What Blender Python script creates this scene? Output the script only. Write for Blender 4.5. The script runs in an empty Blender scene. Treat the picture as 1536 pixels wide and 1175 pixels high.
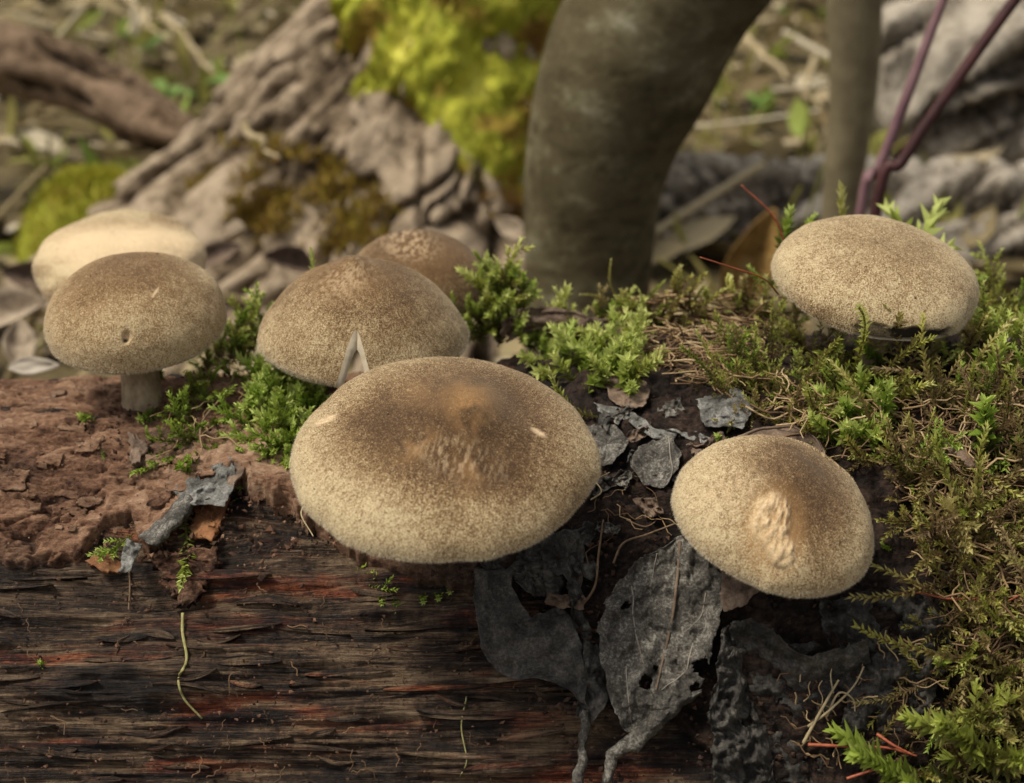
import bpy, math, random
import numpy as np
from mathutils import Vector

# ------------------------------------------------------------------ camera, sky, sun, exposure
S = 0.01                                   # everything below is written in centimetres
CAM = np.array([0.0, 0.0, 26.0]); PITCH = math.radians(25.0); FPX = 2110.0
scene = bpy.context.scene
cd = bpy.data.cameras.new("camera"); cam = bpy.data.objects.new("camera", cd)
scene.collection.objects.link(cam)
cam.location = CAM * S
cam.rotation_euler = (math.radians(90) - PITCH, 0, 0)
cd.sensor_width = 36.0; cd.lens = 18.0 / (768.0 / FPX)
cd.clip_start = 0.005; cd.clip_end = 200.0
cd.dof.use_dof = True; cd.dof.focus_distance = 0.228; cd.dof.aperture_fstop = 22.0
scene.camera = cam

SUN_EL, SUN_AZ = math.radians(64), math.radians(-102)     # azimuth measured from +Y (away from camera) towards +X
world = bpy.data.worlds.new("World"); scene.world = world; world.use_nodes = True
wn = world.node_tree; wn.nodes.clear()
sky = wn.nodes.new("ShaderNodeTexSky"); sky.sky_type = 'NISHITA'; sky.sun_disc = False
sky.sun_elevation = SUN_EL; sky.sun_rotation = SUN_AZ
sky.air_density = 1.0; sky.dust_density = 4.0; sky.ozone_density = 1.0
hs = wn.nodes.new("ShaderNodeHueSaturation"); hs.inputs['Saturation'].default_value = 0.10
bg = wn.nodes.new("ShaderNodeBackground"); bg.inputs['Strength'].default_value = 0.10
wo = wn.nodes.new("ShaderNodeOutputWorld")
wn.links.new(sky.outputs[0], hs.inputs['Color']); wn.links.new(hs.outputs[0], bg.inputs['Color']); wn.links.new(bg.outputs[0], wo.inputs[0])
sl = bpy.data.lights.new("sun", 'SUN'); sl.energy = 2.3; sl.angle = math.radians(13); sl.color = (1.0, 0.92, 0.77)
so = bpy.data.objects.new("sun", sl); scene.collection.objects.link(so)
sdir = Vector((math.sin(SUN_AZ) * math.cos(SUN_EL), math.cos(SUN_AZ) * math.cos(SUN_EL), math.sin(SUN_EL)))
so.rotation_euler = (-sdir).to_track_quat('-Z', 'Y').to_euler(); so.location = (0, 0, 3)
vs = scene.view_settings
vs.view_transform = 'Standard'; vs.look = 'None'; vs.exposure = 0.50; vs.gamma = 1.0; vs.use_curve_mapping = False
scene.render.engine = 'CYCLES'
scene.cycles.use_denoising = True
scene.cycles.max_bounces = 6; scene.cycles.diffuse_bounces = 3; scene.cycles.glossy_bounces = 2
scene.cycles.transmission_bounces = 3; scene.cycles.transparent_max_bounces = 4
col = scene.collection

# ------------------------------------------------------------------ small maths
_r = np.random.default_rng(7); random.seed(5)
FW = np.array([0, math.cos(PITCH), -math.sin(PITCH)]); UP = np.array([0, math.sin(PITCH), math.cos(PITCH)])
def rays(u, v):                            # directions into the scene, used to set things down on real surfaces
    u = np.atleast_1d(np.asarray(u, float)); v = np.atleast_1d(np.asarray(v, float))
    return FW[None] + ((u - 768) / FPX)[:, None] * np.array([1., 0, 0]) + ((587.5 - v) / FPX)[:, None] * UP
def at(u, v, y):                           # the point at world depth y that lies in that direction
    d = rays(u, v)[0]; return CAM + d * (y / d[1])
def proj(P):
    q = P - CAM; f = q @ FW
    return 768 + FPX * q[..., 0] / f, 587.5 - FPX * (q @ UP) / f
def px(u, v, y):                           # centimetres per picture unit at that depth
    return float((at(u, v, y) - CAM) @ FW) / FPX
def ss(a, b, x):
    t = np.clip((x - a) / (b - a), 0, 1); return t * t * (3 - 2 * t)
def _h(i, j, k):
    n = (i.astype(np.int64) * 374761393 + j.astype(np.int64) * 668265263 + k.astype(np.int64) * 2147483647) & 0xffffffff
    n = ((n ^ (n >> 13)) * 1274126177) & 0xffffffff
    n = ((n ^ (n >> 15)) * 2246822519) & 0xffffffff
    return ((n ^ (n >> 16)) & 0xffffff) / float(0xffffff)
def noise(x, y, z=0.0):
    x, y, z = np.broadcast_arrays(np.asarray(x, float), np.asarray(y, float), np.asarray(z, float))
    i, j, k = np.floor(x), np.floor(y), np.floor(z)
    a, b, c = x - i, y - j, z - k
    a, b, c = [t * t * t * (t * (t * 6 - 15) + 10) for t in (a, b, c)]
    r = 0
    for di in (0, 1):
        for dj in (0, 1):
            for dk in (0, 1):
                w = (a if di else 1 - a) * (b if dj else 1 - b) * (c if dk else 1 - c)
                r = r + w * _h(i + di, j + dj, k + dk)
    return r
def fbm(x, y, z=0.0, o=4, g=0.5):
    s, amp, tot, f = 0, 1.0, 0.0, 1.0
    for q in range(o):
        s = s + amp * noise(x * f + 17.3 * q, y * f + 5.1 * q, z * f + 9.7 * q); tot += amp; amp *= g; f *= 2.03
    return s / tot
def resample(pts, n):
    p = np.asarray(pts, float); d = np.r_[0, np.cumsum(np.linalg.norm(np.diff(p, axis=0), axis=1))]
    t = np.linspace(0, d[-1], n); return np.stack([np.interp(t, d, p[:, c]) for c in range(p.shape[1])], 1)
def smooth_path(pts, n):                   # Catmull-Rom
    p = np.asarray(pts, float); p = np.vstack([2 * p[0] - p[1], p, 2 * p[-1] - p[-2]]); m = len(p) - 3; out = []
    for t in np.linspace(0, m - 1e-6, n):
        i = int(t); f = t - i; a, b, c, d = p[i:i + 4]
        out.append(.5 * ((2 * b) + (c - a) * f + (2 * a - 5 * b + 4 * c - d) * f * f + (3 * b - a - 3 * c + d) * f ** 3))
    return np.array(out)
def nrm(v): return v / (np.linalg.norm(v, axis=-1, keepdims=True) + 1e-12)

# ------------------------------------------------------------------ mesh helpers
def make_mesh(V, F4=None, F3=None, attrs=None, uv=None, smooth=True):
    me = bpy.data.meshes.new("mesh"); V = np.asarray(V, np.float32)
    F4 = np.zeros((0, 4), np.int32) if F4 is None else np.asarray(F4, np.int32).reshape(-1, 4)
    F3 = np.zeros((0, 3), np.int32) if F3 is None else np.asarray(F3, np.int32).reshape(-1, 3)
    me.vertices.add(len(V)); me.vertices.foreach_set('co', V.ravel())
    L = np.r_[F4.ravel(), F3.ravel()].astype(np.int32)
    me.loops.add(len(L)); me.loops.foreach_set('vertex_index', L)
    st = np.r_[np.arange(len(F4)) * 4, len(F4) * 4 + np.arange(len(F3)) * 3].astype(np.int32)
    me.polygons.add(len(st)); me.polygons.foreach_set('loop_start', st)
    me.polygons.foreach_set('use_smooth', np.full(len(st), smooth, bool))
    me.update(calc_edges=True)
    for k, a in (attrs or {}).items():
        a = np.asarray(a, np.float32)
        if a.ndim == 2:
            at_ = me.attributes.new(k, 'FLOAT_VECTOR', 'POINT'); at_.data.foreach_set('vector', a.ravel())
        else:
            at_ = me.attributes.new(k, 'FLOAT', 'POINT'); at_.data.foreach_set('value', a)
    if uv is not None:
        l = me.uv_layers.new(name='UVMap'); l.data.foreach_set('uv', np.asarray(uv, np.float32)[L].ravel())
    return me
def obj(name, V, F4=None, F3=None, mat=None, parent=None, origin=(0, 0, 0), attrs=None, uv=None, smooth=True, kind=None):
    """links ONE mesh object; V in world centimetres"""
    org = np.asarray(origin, float)
    if parent is not None: org = np.array(parent['_o'][:])
    me = make_mesh((np.asarray(V, float) - org) * S, F4, F3, attrs, uv, smooth)
    if mat: me.materials.append(mat)
    o = bpy.data.objects.new(name, me); col.objects.link(o)
    o['_o'] = [float(q) for q in org]
    if parent is not None: o.parent = parent
    else: o.location = org * S
    if kind: o['kind'] = kind
    return o
def tag(o, label, cat, group=None, kind=None):
    o['label'] = label; o['category'] = cat
    if group: o['group'] = group
    if kind: o['kind'] = kind
    return o
def thing(name, label, cat, origin, group=None):
    o = bpy.data.objects.new(name, None); col.objects.link(o); o.empty_display_size = 0.01
    o.location = np.asarray(origin, float) * S; o['_o'] = [float(q) for q in origin]
    return tag(o, label, cat, group)
def grid_faces(n, m, wrap=False, off=0):
    i, j = np.meshgrid(np.arange(n - 1), np.arange(m if wrap else m - 1), indexing='ij')
    j2 = (j + 1) % m
    return np.stack([i * m + j, i * m + j2, (i + 1) * m + j2, (i + 1) * m + j], -1).reshape(-1, 4) + off
def tube(pts, rad, sides=6, cap=True):
    p = np.asarray(pts, float); n = len(p); rad = np.broadcast_to(np.asarray(rad, float), (n,))
    t = nrm(np.gradient(p, axis=0)); ref = np.array([.31, .17, .93])
    if abs(t.mean(0) @ ref) > .9 * np.linalg.norm(t.mean(0)): ref = np.array([.9, .3, .1])
    a = nrm(np.cross(t, ref)); b = np.cross(t, a)
    th = np.arange(sides) * 2 * math.pi / sides
    V = p[:, None] + rad[:, None, None] * (np.cos(th)[None, :, None] * a[:, None] + np.sin(th)[None, :, None] * b[:, None])
    V = V.reshape(-1, 3); Q = grid_faces(n, sides, True); T = np.zeros((0, 3), int)
    if cap:
        V = np.vstack([V, p[0], p[-1]]); k = np.arange(sides); e = (n - 1) * sides
        T = np.vstack([np.stack([np.full(sides, n * sides), (k + 1) % sides, k], 1),
                       np.stack([np.full(sides, n * sides + 1), e + k, e + (k + 1) % sides], 1)])
    return V, Q, T
class MB:
    def __init__(s): s.V = []; s.Q = []; s.T = []; s.A = {}; s.n = 0
    def add(s, V, Q=None, T=None, **A):
        if Q is not None and len(Q): s.Q.append(np.asarray(Q) + s.n)
        if T is not None and len(T): s.T.append(np.asarray(T) + s.n)
        s.V.append(V)
        for k, a in A.items(): s.A.setdefault(k, []).append(np.broadcast_to(np.asarray(a, float), (len(V),)))
        s.n += len(V)
    def build(s, name, mat, parent=None, origin=(0, 0, 0), smooth=True, kind=None):
        return obj(name, np.vstack(s.V), np.vstack(s.Q) if s.Q else None, np.vstack(s.T) if s.T else None, mat, parent, origin,
                   {k: np.concatenate(a) for k, a in s.A.items()}, None, smooth, kind)
def sheet(P, thick, keep=None, nrmv=None):
    """a grid of points P[n,m,3] turned into a thin closed plate; keep[n-1,m-1] cuts holes and ragged edges"""
    n, m = P.shape[:2]
    if keep is None: keep = np.ones((n - 1, m - 1), bool)
    du = np.gradient(P, axis=0); dv = np.gradient(P, axis=1); N = nrm(np.cross(dv, du))
    toc = nrm(CAM - P); N = N * np.sign((N * toc).sum(-1).mean() + 1e-9)
    V = np.vstack([P.reshape(-1, 3), (P - N * thick).reshape(-1, 3)]); o = n * m
    ids = np.arange(o).reshape(n, m)
    a, b, c, d = ids[:-1, :-1], ids[:-1, 1:], ids[1:, 1:], ids[1:, :-1]
    top = np.stack([a, b, c, d], -1)[keep]; F = [top, top[:, ::-1] + o]
    K = np.pad(keep, 1)
    for e0, e1, nb in ((a, b, K[:-2, 1:-1]), (c, d, K[2:, 1:-1]), (d, a, K[1:-1, :-2]), (b, c, K[1:-1, 2:])):
        w = keep & ~nb; p, q = e0[w], e1[w]; F.append(np.stack([q, p, p + o, q + o], -1))
    F = np.vstack(F); used = np.unique(F); mp = np.full(len(V), -1); mp[used] = np.arange(len(used))
    return V[used], mp[F], used, N

# ------------------------------------------------------------------ materials
def mat(name, rough=.85, spec=.25):
    m = bpy.data.materials.new(name); m.use_nodes = True; nt = m.node_tree
    b = nt.nodes['Principled BSDF']; b.inputs['Roughness'].default_value = rough; b.inputs['Specular IOR Level'].default_value = spec
    return m, nt, b
def nd(nt, typ, **kw):
    n = nt.nodes.new(typ)
    for k, v in kw.items():
        if k in n.inputs: n.inputs[k].default_value = v
        else: setattr(n, k, v)
    return n
def lk(nt, a, b): nt.links.new(a, b)
def ramp(nt, fac, stops, interp='LINEAR'):
    r = nt.nodes.new('ShaderNodeValToRGB'); e = r.color_ramp.elements; r.color_ramp.interpolation = interp
    while len(e) < len(stops): e.new(.5)
    for q, (p, c) in zip(e, stops): q.position = p; q.color = (*c, 1) if len(c) == 3 else c
    lk(nt, fac, r.inputs[0]); return r.outputs[0]
def mixc(nt, f, a, b, blend='MIX'):
    n = nt.nodes.new('ShaderNodeMix'); n.data_type = 'RGBA'; n.blend_type = blend
    for s_, v in ((n.inputs[0], f), (n.inputs[6], a), (n.inputs[7], b)):
        if hasattr(v, 'is_linked'): lk(nt, v, s_)
        else: s_.default_value = v if not isinstance(v, tuple) else (*v, 1)
    return n.outputs[2]
def math_(nt, op, a, b=None, c=None, clamp=False):
    n = nt.nodes.new('ShaderNodeMath'); n.operation = op; n.use_clamp = clamp
    for s_, v in zip(n.inputs, (a, b, c)):
        if v is None: continue
        if hasattr(v, 'is_linked'): lk(nt, v, s_)
        else: s_.default_value = v
    return n.outputs[0]
def ntex(nt, vec, scale, detail=4, rough=.6, dist=0.0):
    n = nd(nt, 'ShaderNodeTexNoise', Scale=scale, Detail=detail, Roughness=rough, Distortion=dist)
    if vec is not None: lk(nt, vec, n.inputs['Vector'])
    return n.outputs['Fac']
def attr(nt, name, vec=False):
    n = nt.nodes.new('ShaderNodeAttribute'); n.attribute_name = name
    return n.outputs['Vector'] if vec else n.outputs['Fac']
def bump(nt, b, h, strength=.5, dist=.0005):
    n = nd(nt, 'ShaderNodeBump', Strength=strength, Distance=dist); lk(nt, h, n.inputs['Height']); lk(nt, n.outputs[0], b.inputs['Normal'])
def obco(nt): return nt.nodes.new('ShaderNodeTexCoord').outputs['Object']
def scalev(nt, vec, s3):
    n = nt.nodes.new('ShaderNodeMapping'); n.inputs['Scale'].default_value = s3; lk(nt, vec, n.inputs['Vector']); return n.outputs[0]

def m_cap():
    m, nt, b = mat('velvety_cap', .9, .15)
    co = obco(nt); rc = attr(nt, 'rc', True)
    g1 = ntex(nt, co, 5200, 2, .6); g2 = ntex(nt, co, 1200, 3, .6)
    fib = ntex(nt, scalev(nt, rc, (46, 46, 9)), 1.0, 3, .6); big = ntex(nt, co, 120, 3, .55)
    tone = attr(nt, 'tone')
    k = math_(nt, 'MULTIPLY_ADD', math_(nt, 'SUBTRACT', g1, .5), 2.7, tone)
    k = math_(nt, 'MULTIPLY_ADD', math_(nt, 'SUBTRACT', g2, .5), .75, k)
    k = math_(nt, 'MULTIPLY_ADD', math_(nt, 'SUBTRACT', fib, .5), .7, k)
    k = math_(nt, 'MULTIPLY_ADD', math_(nt, 'SUBTRACT', big, .5), .35, k)
    c = ramp(nt, k, [(.0, (.53, .43, .26)), (.25, (.38, .285, .16)), (.52, (.225, .145, .07)), (.8, (.12, .066, .029)), (1, (.06, .033, .016))])
    c = mixc(nt, math_(nt, 'MULTIPLY', attr(nt, 'orange'), ramp(nt, g1, [(.4, (.1,) * 3), (.6, (.75,) * 3)])), c, mixc(nt, g1, (.34, .17, .06), (.60, .34, .14)))
    pal = math_(nt, 'MULTIPLY', attr(nt, 'pale'), ramp(nt, fib, [(.35, (.25,) * 3), (.6, (1,) * 3)]))
    c = mixc(nt, pal, c, (.70, .52, .32))
    c = mixc(nt, attr(nt, 'burn'), c, (.022, .016, .012))
    lk(nt, c, b.inputs['Base Color'])
    b.inputs['Sheen Weight'].default_value = .12; b.inputs['Sheen Roughness'].default_value = .45; b.inputs['Sheen Tint'].default_value = (.9, .85, .75, 1)
    h = math_(nt, 'ADD', g1, math_(nt, 'MULTIPLY', fib, .8)); bump(nt, b, h, .55, .00035)
    return m
def m_plain(name, c1, c2, scale, rough=.85, spec=.2, bs=.5, bd=.0004, detail=5, stretch=None):
    m, nt, b = mat(name, rough, spec); co = obco(nt)
    if stretch: co = scalev(nt, co, stretch)
    n = ntex(nt, co, scale, detail, .65)
    lk(nt, ramp(nt, n, [(.3, c1), (.7, c2)]), b.inputs['Base Color']); bump(nt, b, n, bs, bd); return m
def m_fuzz():
    m, nt, b = mat('cap_fuzz', .9, .1)
    t = attr(nt, 'tone'); r = attr(nt, 'rnd')
    k = math_(nt, 'MULTIPLY_ADD', math_(nt, 'SUBTRACT', r, .5), .5, t)
    lk(nt, ramp(nt, k, [(0, (.58, .50, .36)), (.3, (.38, .29, .175)), (.6, (.23, .15, .078)), (.95, (.115, .068, .034))]), b.inputs['Base Color']); return m
def m_moss():
    m, nt, b = mat('moss', .6, .3)
    age = attr(nt, 'age'); hue = attr(nt, 'hue')
    green = ramp(nt, age, [(0, (.52, .60, .17)), (.16, (.33, .45, .06)), (.48, (.15, .23, .025)), (.78, (.10, .105, .025)), (1, (.10, .065, .03))])
    yel = ramp(nt, age, [(0, (.62, .60, .23)), (.2, (.44, .42, .09)), (.6, (.22, .18, .05)), (1, (.13, .085, .035))])
    dead = ramp(nt, age, [(0, (.48, .37, .19)), (.5, (.26, .18, .08)), (1, (.11, .07, .035))])
    c = mixc(nt, math_(nt, 'MULTIPLY', hue, 2.0, clamp=True), green, yel)
    c = mixc(nt, math_(nt, 'MULTIPLY_ADD', hue, 2.0, -1.0, clamp=True), c, dead)
    lk(nt, c, b.inputs['Base Color'])
    tr = nt.nodes.new('ShaderNodeBsdfTranslucent'); lk(nt, c, tr.inputs[0])
    ms = nt.nodes.new('ShaderNodeMixShader'); ms.inputs[0].default_value = .32
    out = nt.nodes['Material Output']; lk(nt, b.outputs[0], ms.inputs[1]); lk(nt, tr.outputs[0], ms.inputs[2]); lk(nt, ms.outputs[0], out.inputs[0])
    return m
def m_bark():
    m, nt, b = mat('log_bark', .88, .2); co = obco(nt); hum = attr(nt, 'humus'); lay = attr(nt, 'layer')
    n1 = ntex(nt, scalev(nt, co, (.7, 1.7, 1.7)), 120, 7, .72, .4); n2 = ntex(nt, scalev(nt, co, (.8, 1.3, 1.3)), 750, 6, .75); n3 = ntex(nt, co, 35, 4, .6)
    k = math_(nt, 'MULTIPLY_ADD', math_(nt, 'SUBTRACT', n2, .5), 1.1, n1)
    k = math_(nt, 'MULTIPLY_ADD', math_(nt, 'SUBTRACT', lay, .5), .45, k)
    c = ramp(nt, k, [(.2, (.035, .017, .011)), (.36, (.14, .070, .041)), (.54, (.275, .152, .09)), (.8, (.45, .295, .19))])
    c = mixc(nt, math_(nt, 'MULTIPLY', ramp(nt, n3, [(.55, (0,) * 3), (.75, (1,) * 3)]), .5), c, (.10, .085, .07))
    h = ramp(nt, k, [(.25, (.005, .004, .003)), (.5, (.020, .013, .010)), (.72, (.060, .036, .025)), (.95, (.13, .085, .06))])
    c = mixc(nt, hum, c, h)
    lk(nt, c, b.inputs['Base Color']); bump(nt, b, math_(nt, 'ADD', n2, n1), 1.0, .0011); return m
def m_wood():
    m, nt, b = mat('rotten_wood', .62, .35)
    uv = nt.nodes.new('ShaderNodeTexCoord').outputs['UV']
    s1 = ntex(nt, scalev(nt, uv, (.35, 5.5, 1)), 1.0, 6, .68, .5); s2 = ntex(nt, scalev(nt, uv, (1.6, 26, 1)), 1.0, 5, .65, .3)
    blot = ntex(nt, scalev(nt, uv, (.55, 1.5, 1)), 1.0, 5, .62, .6); red = ntex(nt, scalev(nt, uv, (.32, 1.7, 1)), 1.0, 4, .6, .4)
    sp = ntex(nt, uv, 9, 5, .7)
    k = math_(nt, 'MULTIPLY_ADD', math_(nt, 'SUBTRACT', s2, .5), .9, s1)
    k = math_(nt, 'MULTIPLY_ADD', math_(nt, 'SUBTRACT', blot, .5), 1.3, k)
    k = math_(nt, 'MULTIPLY_ADD', math_(nt, 'SUBTRACT', sp, .5), .5, k)
    c = ramp(nt, k, [(.22, (.009, .006, .005)), (.40, (.032, .019, .012)), (.52, (.095, .056, .032)), (.66, (.20, .13, .074)), (.86, (.34, .24, .145))])
    r = ramp(nt, k, [(.26, (.014, .006, .005)), (.46, (.10, .022, .011)), (.62, (.30, .075, .028)), (.85, (.45, .17, .07))])
    c = mixc(nt, ramp(nt, red, [(.54, (0,) * 3), (.66, (.95,) * 3)]), c, r)
    soil = math_(nt, 'MULTIPLY_ADD', math_(nt, 'SUBTRACT', sp, .5), .55, ntex(nt, scalev(nt, uv, (.5, .8, 1)), 1.0, 5, .65, .3))
    c = mixc(nt, ramp(nt, soil, [(.54, (0,) * 3), (.66, (.9,) * 3)]), c, mixc(nt, sp, (.010, .007, .005), (.050, .030, .020)))
    lk(nt, c, b.inputs['Base Color']); bump(nt, b, math_(nt, 'ADD', k, math_(nt, 'MULTIPLY', math_(nt, 'ADD', s2, sp), .7)), 1.0, .0012); return m
def m_leaf(name, c1, c2, c3, speck=.5):
    m, nt, b = mat(name, .7, .3); co = obco(nt)
    n1 = ntex(nt, co, 110, 4, .6); n2 = ntex(nt, co, 2200, 4, .75); n3 = ntex(nt, co, 420, 4, .65)
    k = math_(nt, 'MULTIPLY_ADD', math_(nt, 'SUBTRACT', n2, .5), speck * 1.6, n1)
    k = math_(nt, 'MULTIPLY_ADD', math_(nt, 'SUBTRACT', n3, .5), .7, k)
    lk(nt, ramp(nt, k, [(.28, c1), (.55, c2), (.85, c3)]), b.inputs['Base Color']); bump(nt, b, math_(nt, 'ADD', n3, n2), .6, .0004); return m
def m_furrow(name, c1, c2, c3, scale=1.0):
    m, nt, b = mat(name, .9, .15); co = obco(nt)
    n1 = ntex(nt, co, 28 * scale, 5, .65); n2 = ntex(nt, co, 130 * scale, 5, .7); d = attr(nt, 'ridge')
    k = math_(nt, 'MULTIPLY_ADD', math_(nt, 'SUBTRACT', n2, .5), 1.3, math_(nt, 'ADD', math_(nt, 'MULTIPLY', n1, .55), math_(nt, 'MULTIPLY', d, .45)))
    lk(nt, ramp(nt, k, [(.25, c1), (.5, c2), (.75, c3)]), b.inputs['Base Color']); bump(nt, b, n2, 1.0, .005); return m
def m_attr(name, stops, rough=.8, trans=0.0, scale=300):
    m, nt, b = mat(name, rough, .2); k = math_(nt, 'MULTIPLY_ADD', math_(nt, 'SUBTRACT', ntex(nt, obco(nt), scale, 4, .6), .5), .25, attr(nt, 'rnd'))
    c = ramp(nt, k, stops); lk(nt, c, b.inputs['Base Color'])
    if trans:
        tr = nt.nodes.new('ShaderNodeBsdfTranslucent'); lk(nt, c, tr.inputs[0]); ms = nt.nodes.new('ShaderNodeMixShader'); ms.inputs[0].default_value = trans
        lk(nt, b.outputs[0], ms.inputs[1]); lk(nt, tr.outputs[0], ms.inputs[2]); lk(nt, ms.outputs[0], nt.nodes['Material Output'].inputs[0])
    return m
def m_trunk():
    m, nt, b = mat('smooth_grey_bark', .9, .1); co = obco(nt)
    n1 = ntex(nt, scalev(nt, co, (1, 1, 1.6)), 38, 5, .62); n2 = ntex(nt, co, 240, 5, .7); n3 = ntex(nt, scalev(nt, co, (1, 1, 3)), 60, 4, .6)
    k = math_(nt, 'MULTIPLY_ADD', math_(nt, 'SUBTRACT', n2, .5), .5, n1)
    c = ramp(nt, k, [(.25, (.030, .023, .011)), (.46, (.080, .064, .033)), (.60, (.145, .125, .072)), (.8, (.33, .31, .22))])
    c = mixc(nt, ramp(nt, n3, [(.46, (0,) * 3), (.62, (.75,) * 3)]), c, (.095, .075, .04))
    lk(nt, c, b.inputs['Base Color']); bump(nt, b, k, .5, .002); return m

M = {
 'cap': m_cap(), 'fuzz': m_fuzz(), 'moss': m_moss(), 'bark': m_bark(), 'wood': m_wood(), 'trunk': m_trunk(),
 'pore': m_plain('pore_layer', (.45, .36, .24), (.62, .53, .38), 2500, bs=.6),
 'flesh': m_plain('pale_flesh', (.40, .33, .23), (.58, .50, .37), 700, bs=.3),
 'stem': m_plain('scaly_stem', (.16, .11, .065), (.42, .33, .21), 420, bs=.8, bd=.0006, stretch=(1, 1, .6)),
 'leaf_grey': m_leaf('weathered_grey_leaf', (.022, .019, .015), (.078, .069, .057), (.27, .25, .21), .85),
 'leaf_dark': m_leaf('sodden_dark_leaf', (.013, .0115, .0095), (.050, .044, .037), (.13, .118, .10), .7),
 'leaf_pale': m_leaf('bleached_leaf', (.045, .042, .036), (.13, .124, .11), (.30, .29, .265), .7),
 'leaf_brown': m_leaf('brown_leaf', (.05, .032, .022), (.14, .092, .062), (.27, .20, .14), .4),
 'leaf_rust': m_leaf('rust_leaf', (.09, .035, .014), (.24, .10, .038), (.38, .20, .09), .4),
 'leaf_orange': m_leaf('orange_leaf', (.16, .08, .02), (.34, .20, .055), (.48, .34, .14), .3),
 'leaf_tan': m_leaf('tan_leaf', (.16, .12, .08), (.32, .25, .175), (.50, .42, .32), .2),
 'vein': m_plain('leaf_vein', (.07, .045, .03), (.20, .145, .10), 500),
 'vein_pale': m_plain('pale_leaf_vein', (.15, .13, .105), (.30, .26, .21), 500),
 'crumb': m_attr('bark_crumb', [(0, (.02, .012, .009)), (.4, (.07, .038, .024)), (.7, (.17, .09, .055)), (1, (.30, .19, .12))], .9, 0, 900),
 'thread': m_attr('dry_fibre', [(0, (.06, .035, .02)), (.45, (.16, .095, .05)), (.8, (.30, .20, .10)), (1, (.42, .31, .17))], .8, 0, 900),
 'root': m_plain('pale_rootlet', (.16, .15, .05), (.36, .32, .14), 900),
 'twig': m_plain('brown_twig', (.09, .055, .032), (.24, .16, .095), 600),
 'red': m_plain('red_seta', (.22, .045, .02), (.40, .11, .05), 500, .5, .4),
 'black': m_plain('dark_capsule', (.012, .007, .005), (.06, .03, .018), 700, .5, .4),
 'straw': m_plain('dry_straw', (.24, .185, .10), (.46, .37, .22), 300),
 'stump': m_furrow('furrowed_bark', (.035, .022, .013), (.185, .135, .085), (.40, .31, .215)),
 'oldlog': m_furrow('old_log_bark', (.035, .026, .018), (.19, .155, .115), (.46, .40, .32)),
 'cushion': m_attr('yellow_green_moss', [(0, (.16, .085, .02)), (.25, (.28, .20, .03)), (.5, (.28, .30, .028)), (.7, (.44, .43, .045)), (1, (.62, .58, .10))], .8, .2, 60),
 'branch': m_furrow('dead_branch_bark', (.018, .011, .006), (.085, .054, .030), (.27, .185, .12)),
 'sapling': m_plain('sapling_bark', (.115, .09, .05), (.24, .20, .12), 60, detail=4),
 'cane_pink': m_plain('pink_cane', (.15, .075, .085), (.27, .155, .16), 80, .55, .35),
 'cane_dark': m_plain('maroon_cane', (.035, .012, .012), (.085, .03, .028), 80, .55, .35),
 'litter': m_attr('leaf_litter', [(0, (.06, .04, .02)), (.3, (.17, .125, .06)), (.55, (.29, .23, .12)), (.8, (.42, .34, .21)), (1, (.58, .51, .38))], .8, .15, 60),
 'herb': m_attr('ground_herbs', [(0, (.17, .14, .04)), (.35, (.32, .29, .08)), (.7, (.27, .33, .065)), (1, (.22, .42, .07))], .65, .3, 60),
 'ground': m_plain('forest_soil', (.05, .036, .018), (.17, .13, .06), 40, detail=8, bs=.8, bd=.01),
 'green': m_plain('seedling_leaf', (.08, .15, .025), (.17, .27, .055), 120, .6, .3),
 'stone': m_plain('pale_chip', (.28, .24, .19), (.48, .43, .36), 120),
}

# ------------------------------------------------------------------ ground
gx = np.r_[np.linspace(-3000, -130, 14), np.linspace(-120, 120, 121), np.linspace(130, 3000, 14)]
gy = np.r_[np.linspace(-1500, -30, 8), np.linspace(-20, 240, 131), np.linspace(260, 4000, 16)]
X, Y = np.meshgrid(gx, gy, indexing='ij')
near = 1 - ss(120, 400, np.hypot(X, Y - 60))
Z = -0.6 + near * (2.2 * fbm(X * .05, Y * .05, 1.5, 4) - 1.1 + .5 * fbm(X * .35, Y * .35, 3.1, 3)) + .05 * np.maximum(Y - 90, 0) * (1 - ss(600, 2500, Y))
def ground_z(x, y):
    i = np.clip(np.searchsorted(gx, x) - 1, 0, len(gx) - 2); j = np.clip(np.searchsorted(gy, y) - 1, 0, len(gy) - 2)
    a = (x - gx[i]) / (gx[i + 1] - gx[i]); b = (y - gy[j]) / (gy[j + 1] - gy[j])
    return Z[i, j] * (1 - a) * (1 - b) + Z[i + 1, j] * a * (1 - b) + Z[i, j + 1] * (1 - a) * b + Z[i + 1, j + 1] * a * b
g = obj('ground', np.stack([X, Y, Z], -1).reshape(-1, 3), grid_faces(len(gx), len(gy))[:, ::-1], mat=M['ground'], kind='structure')

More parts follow.
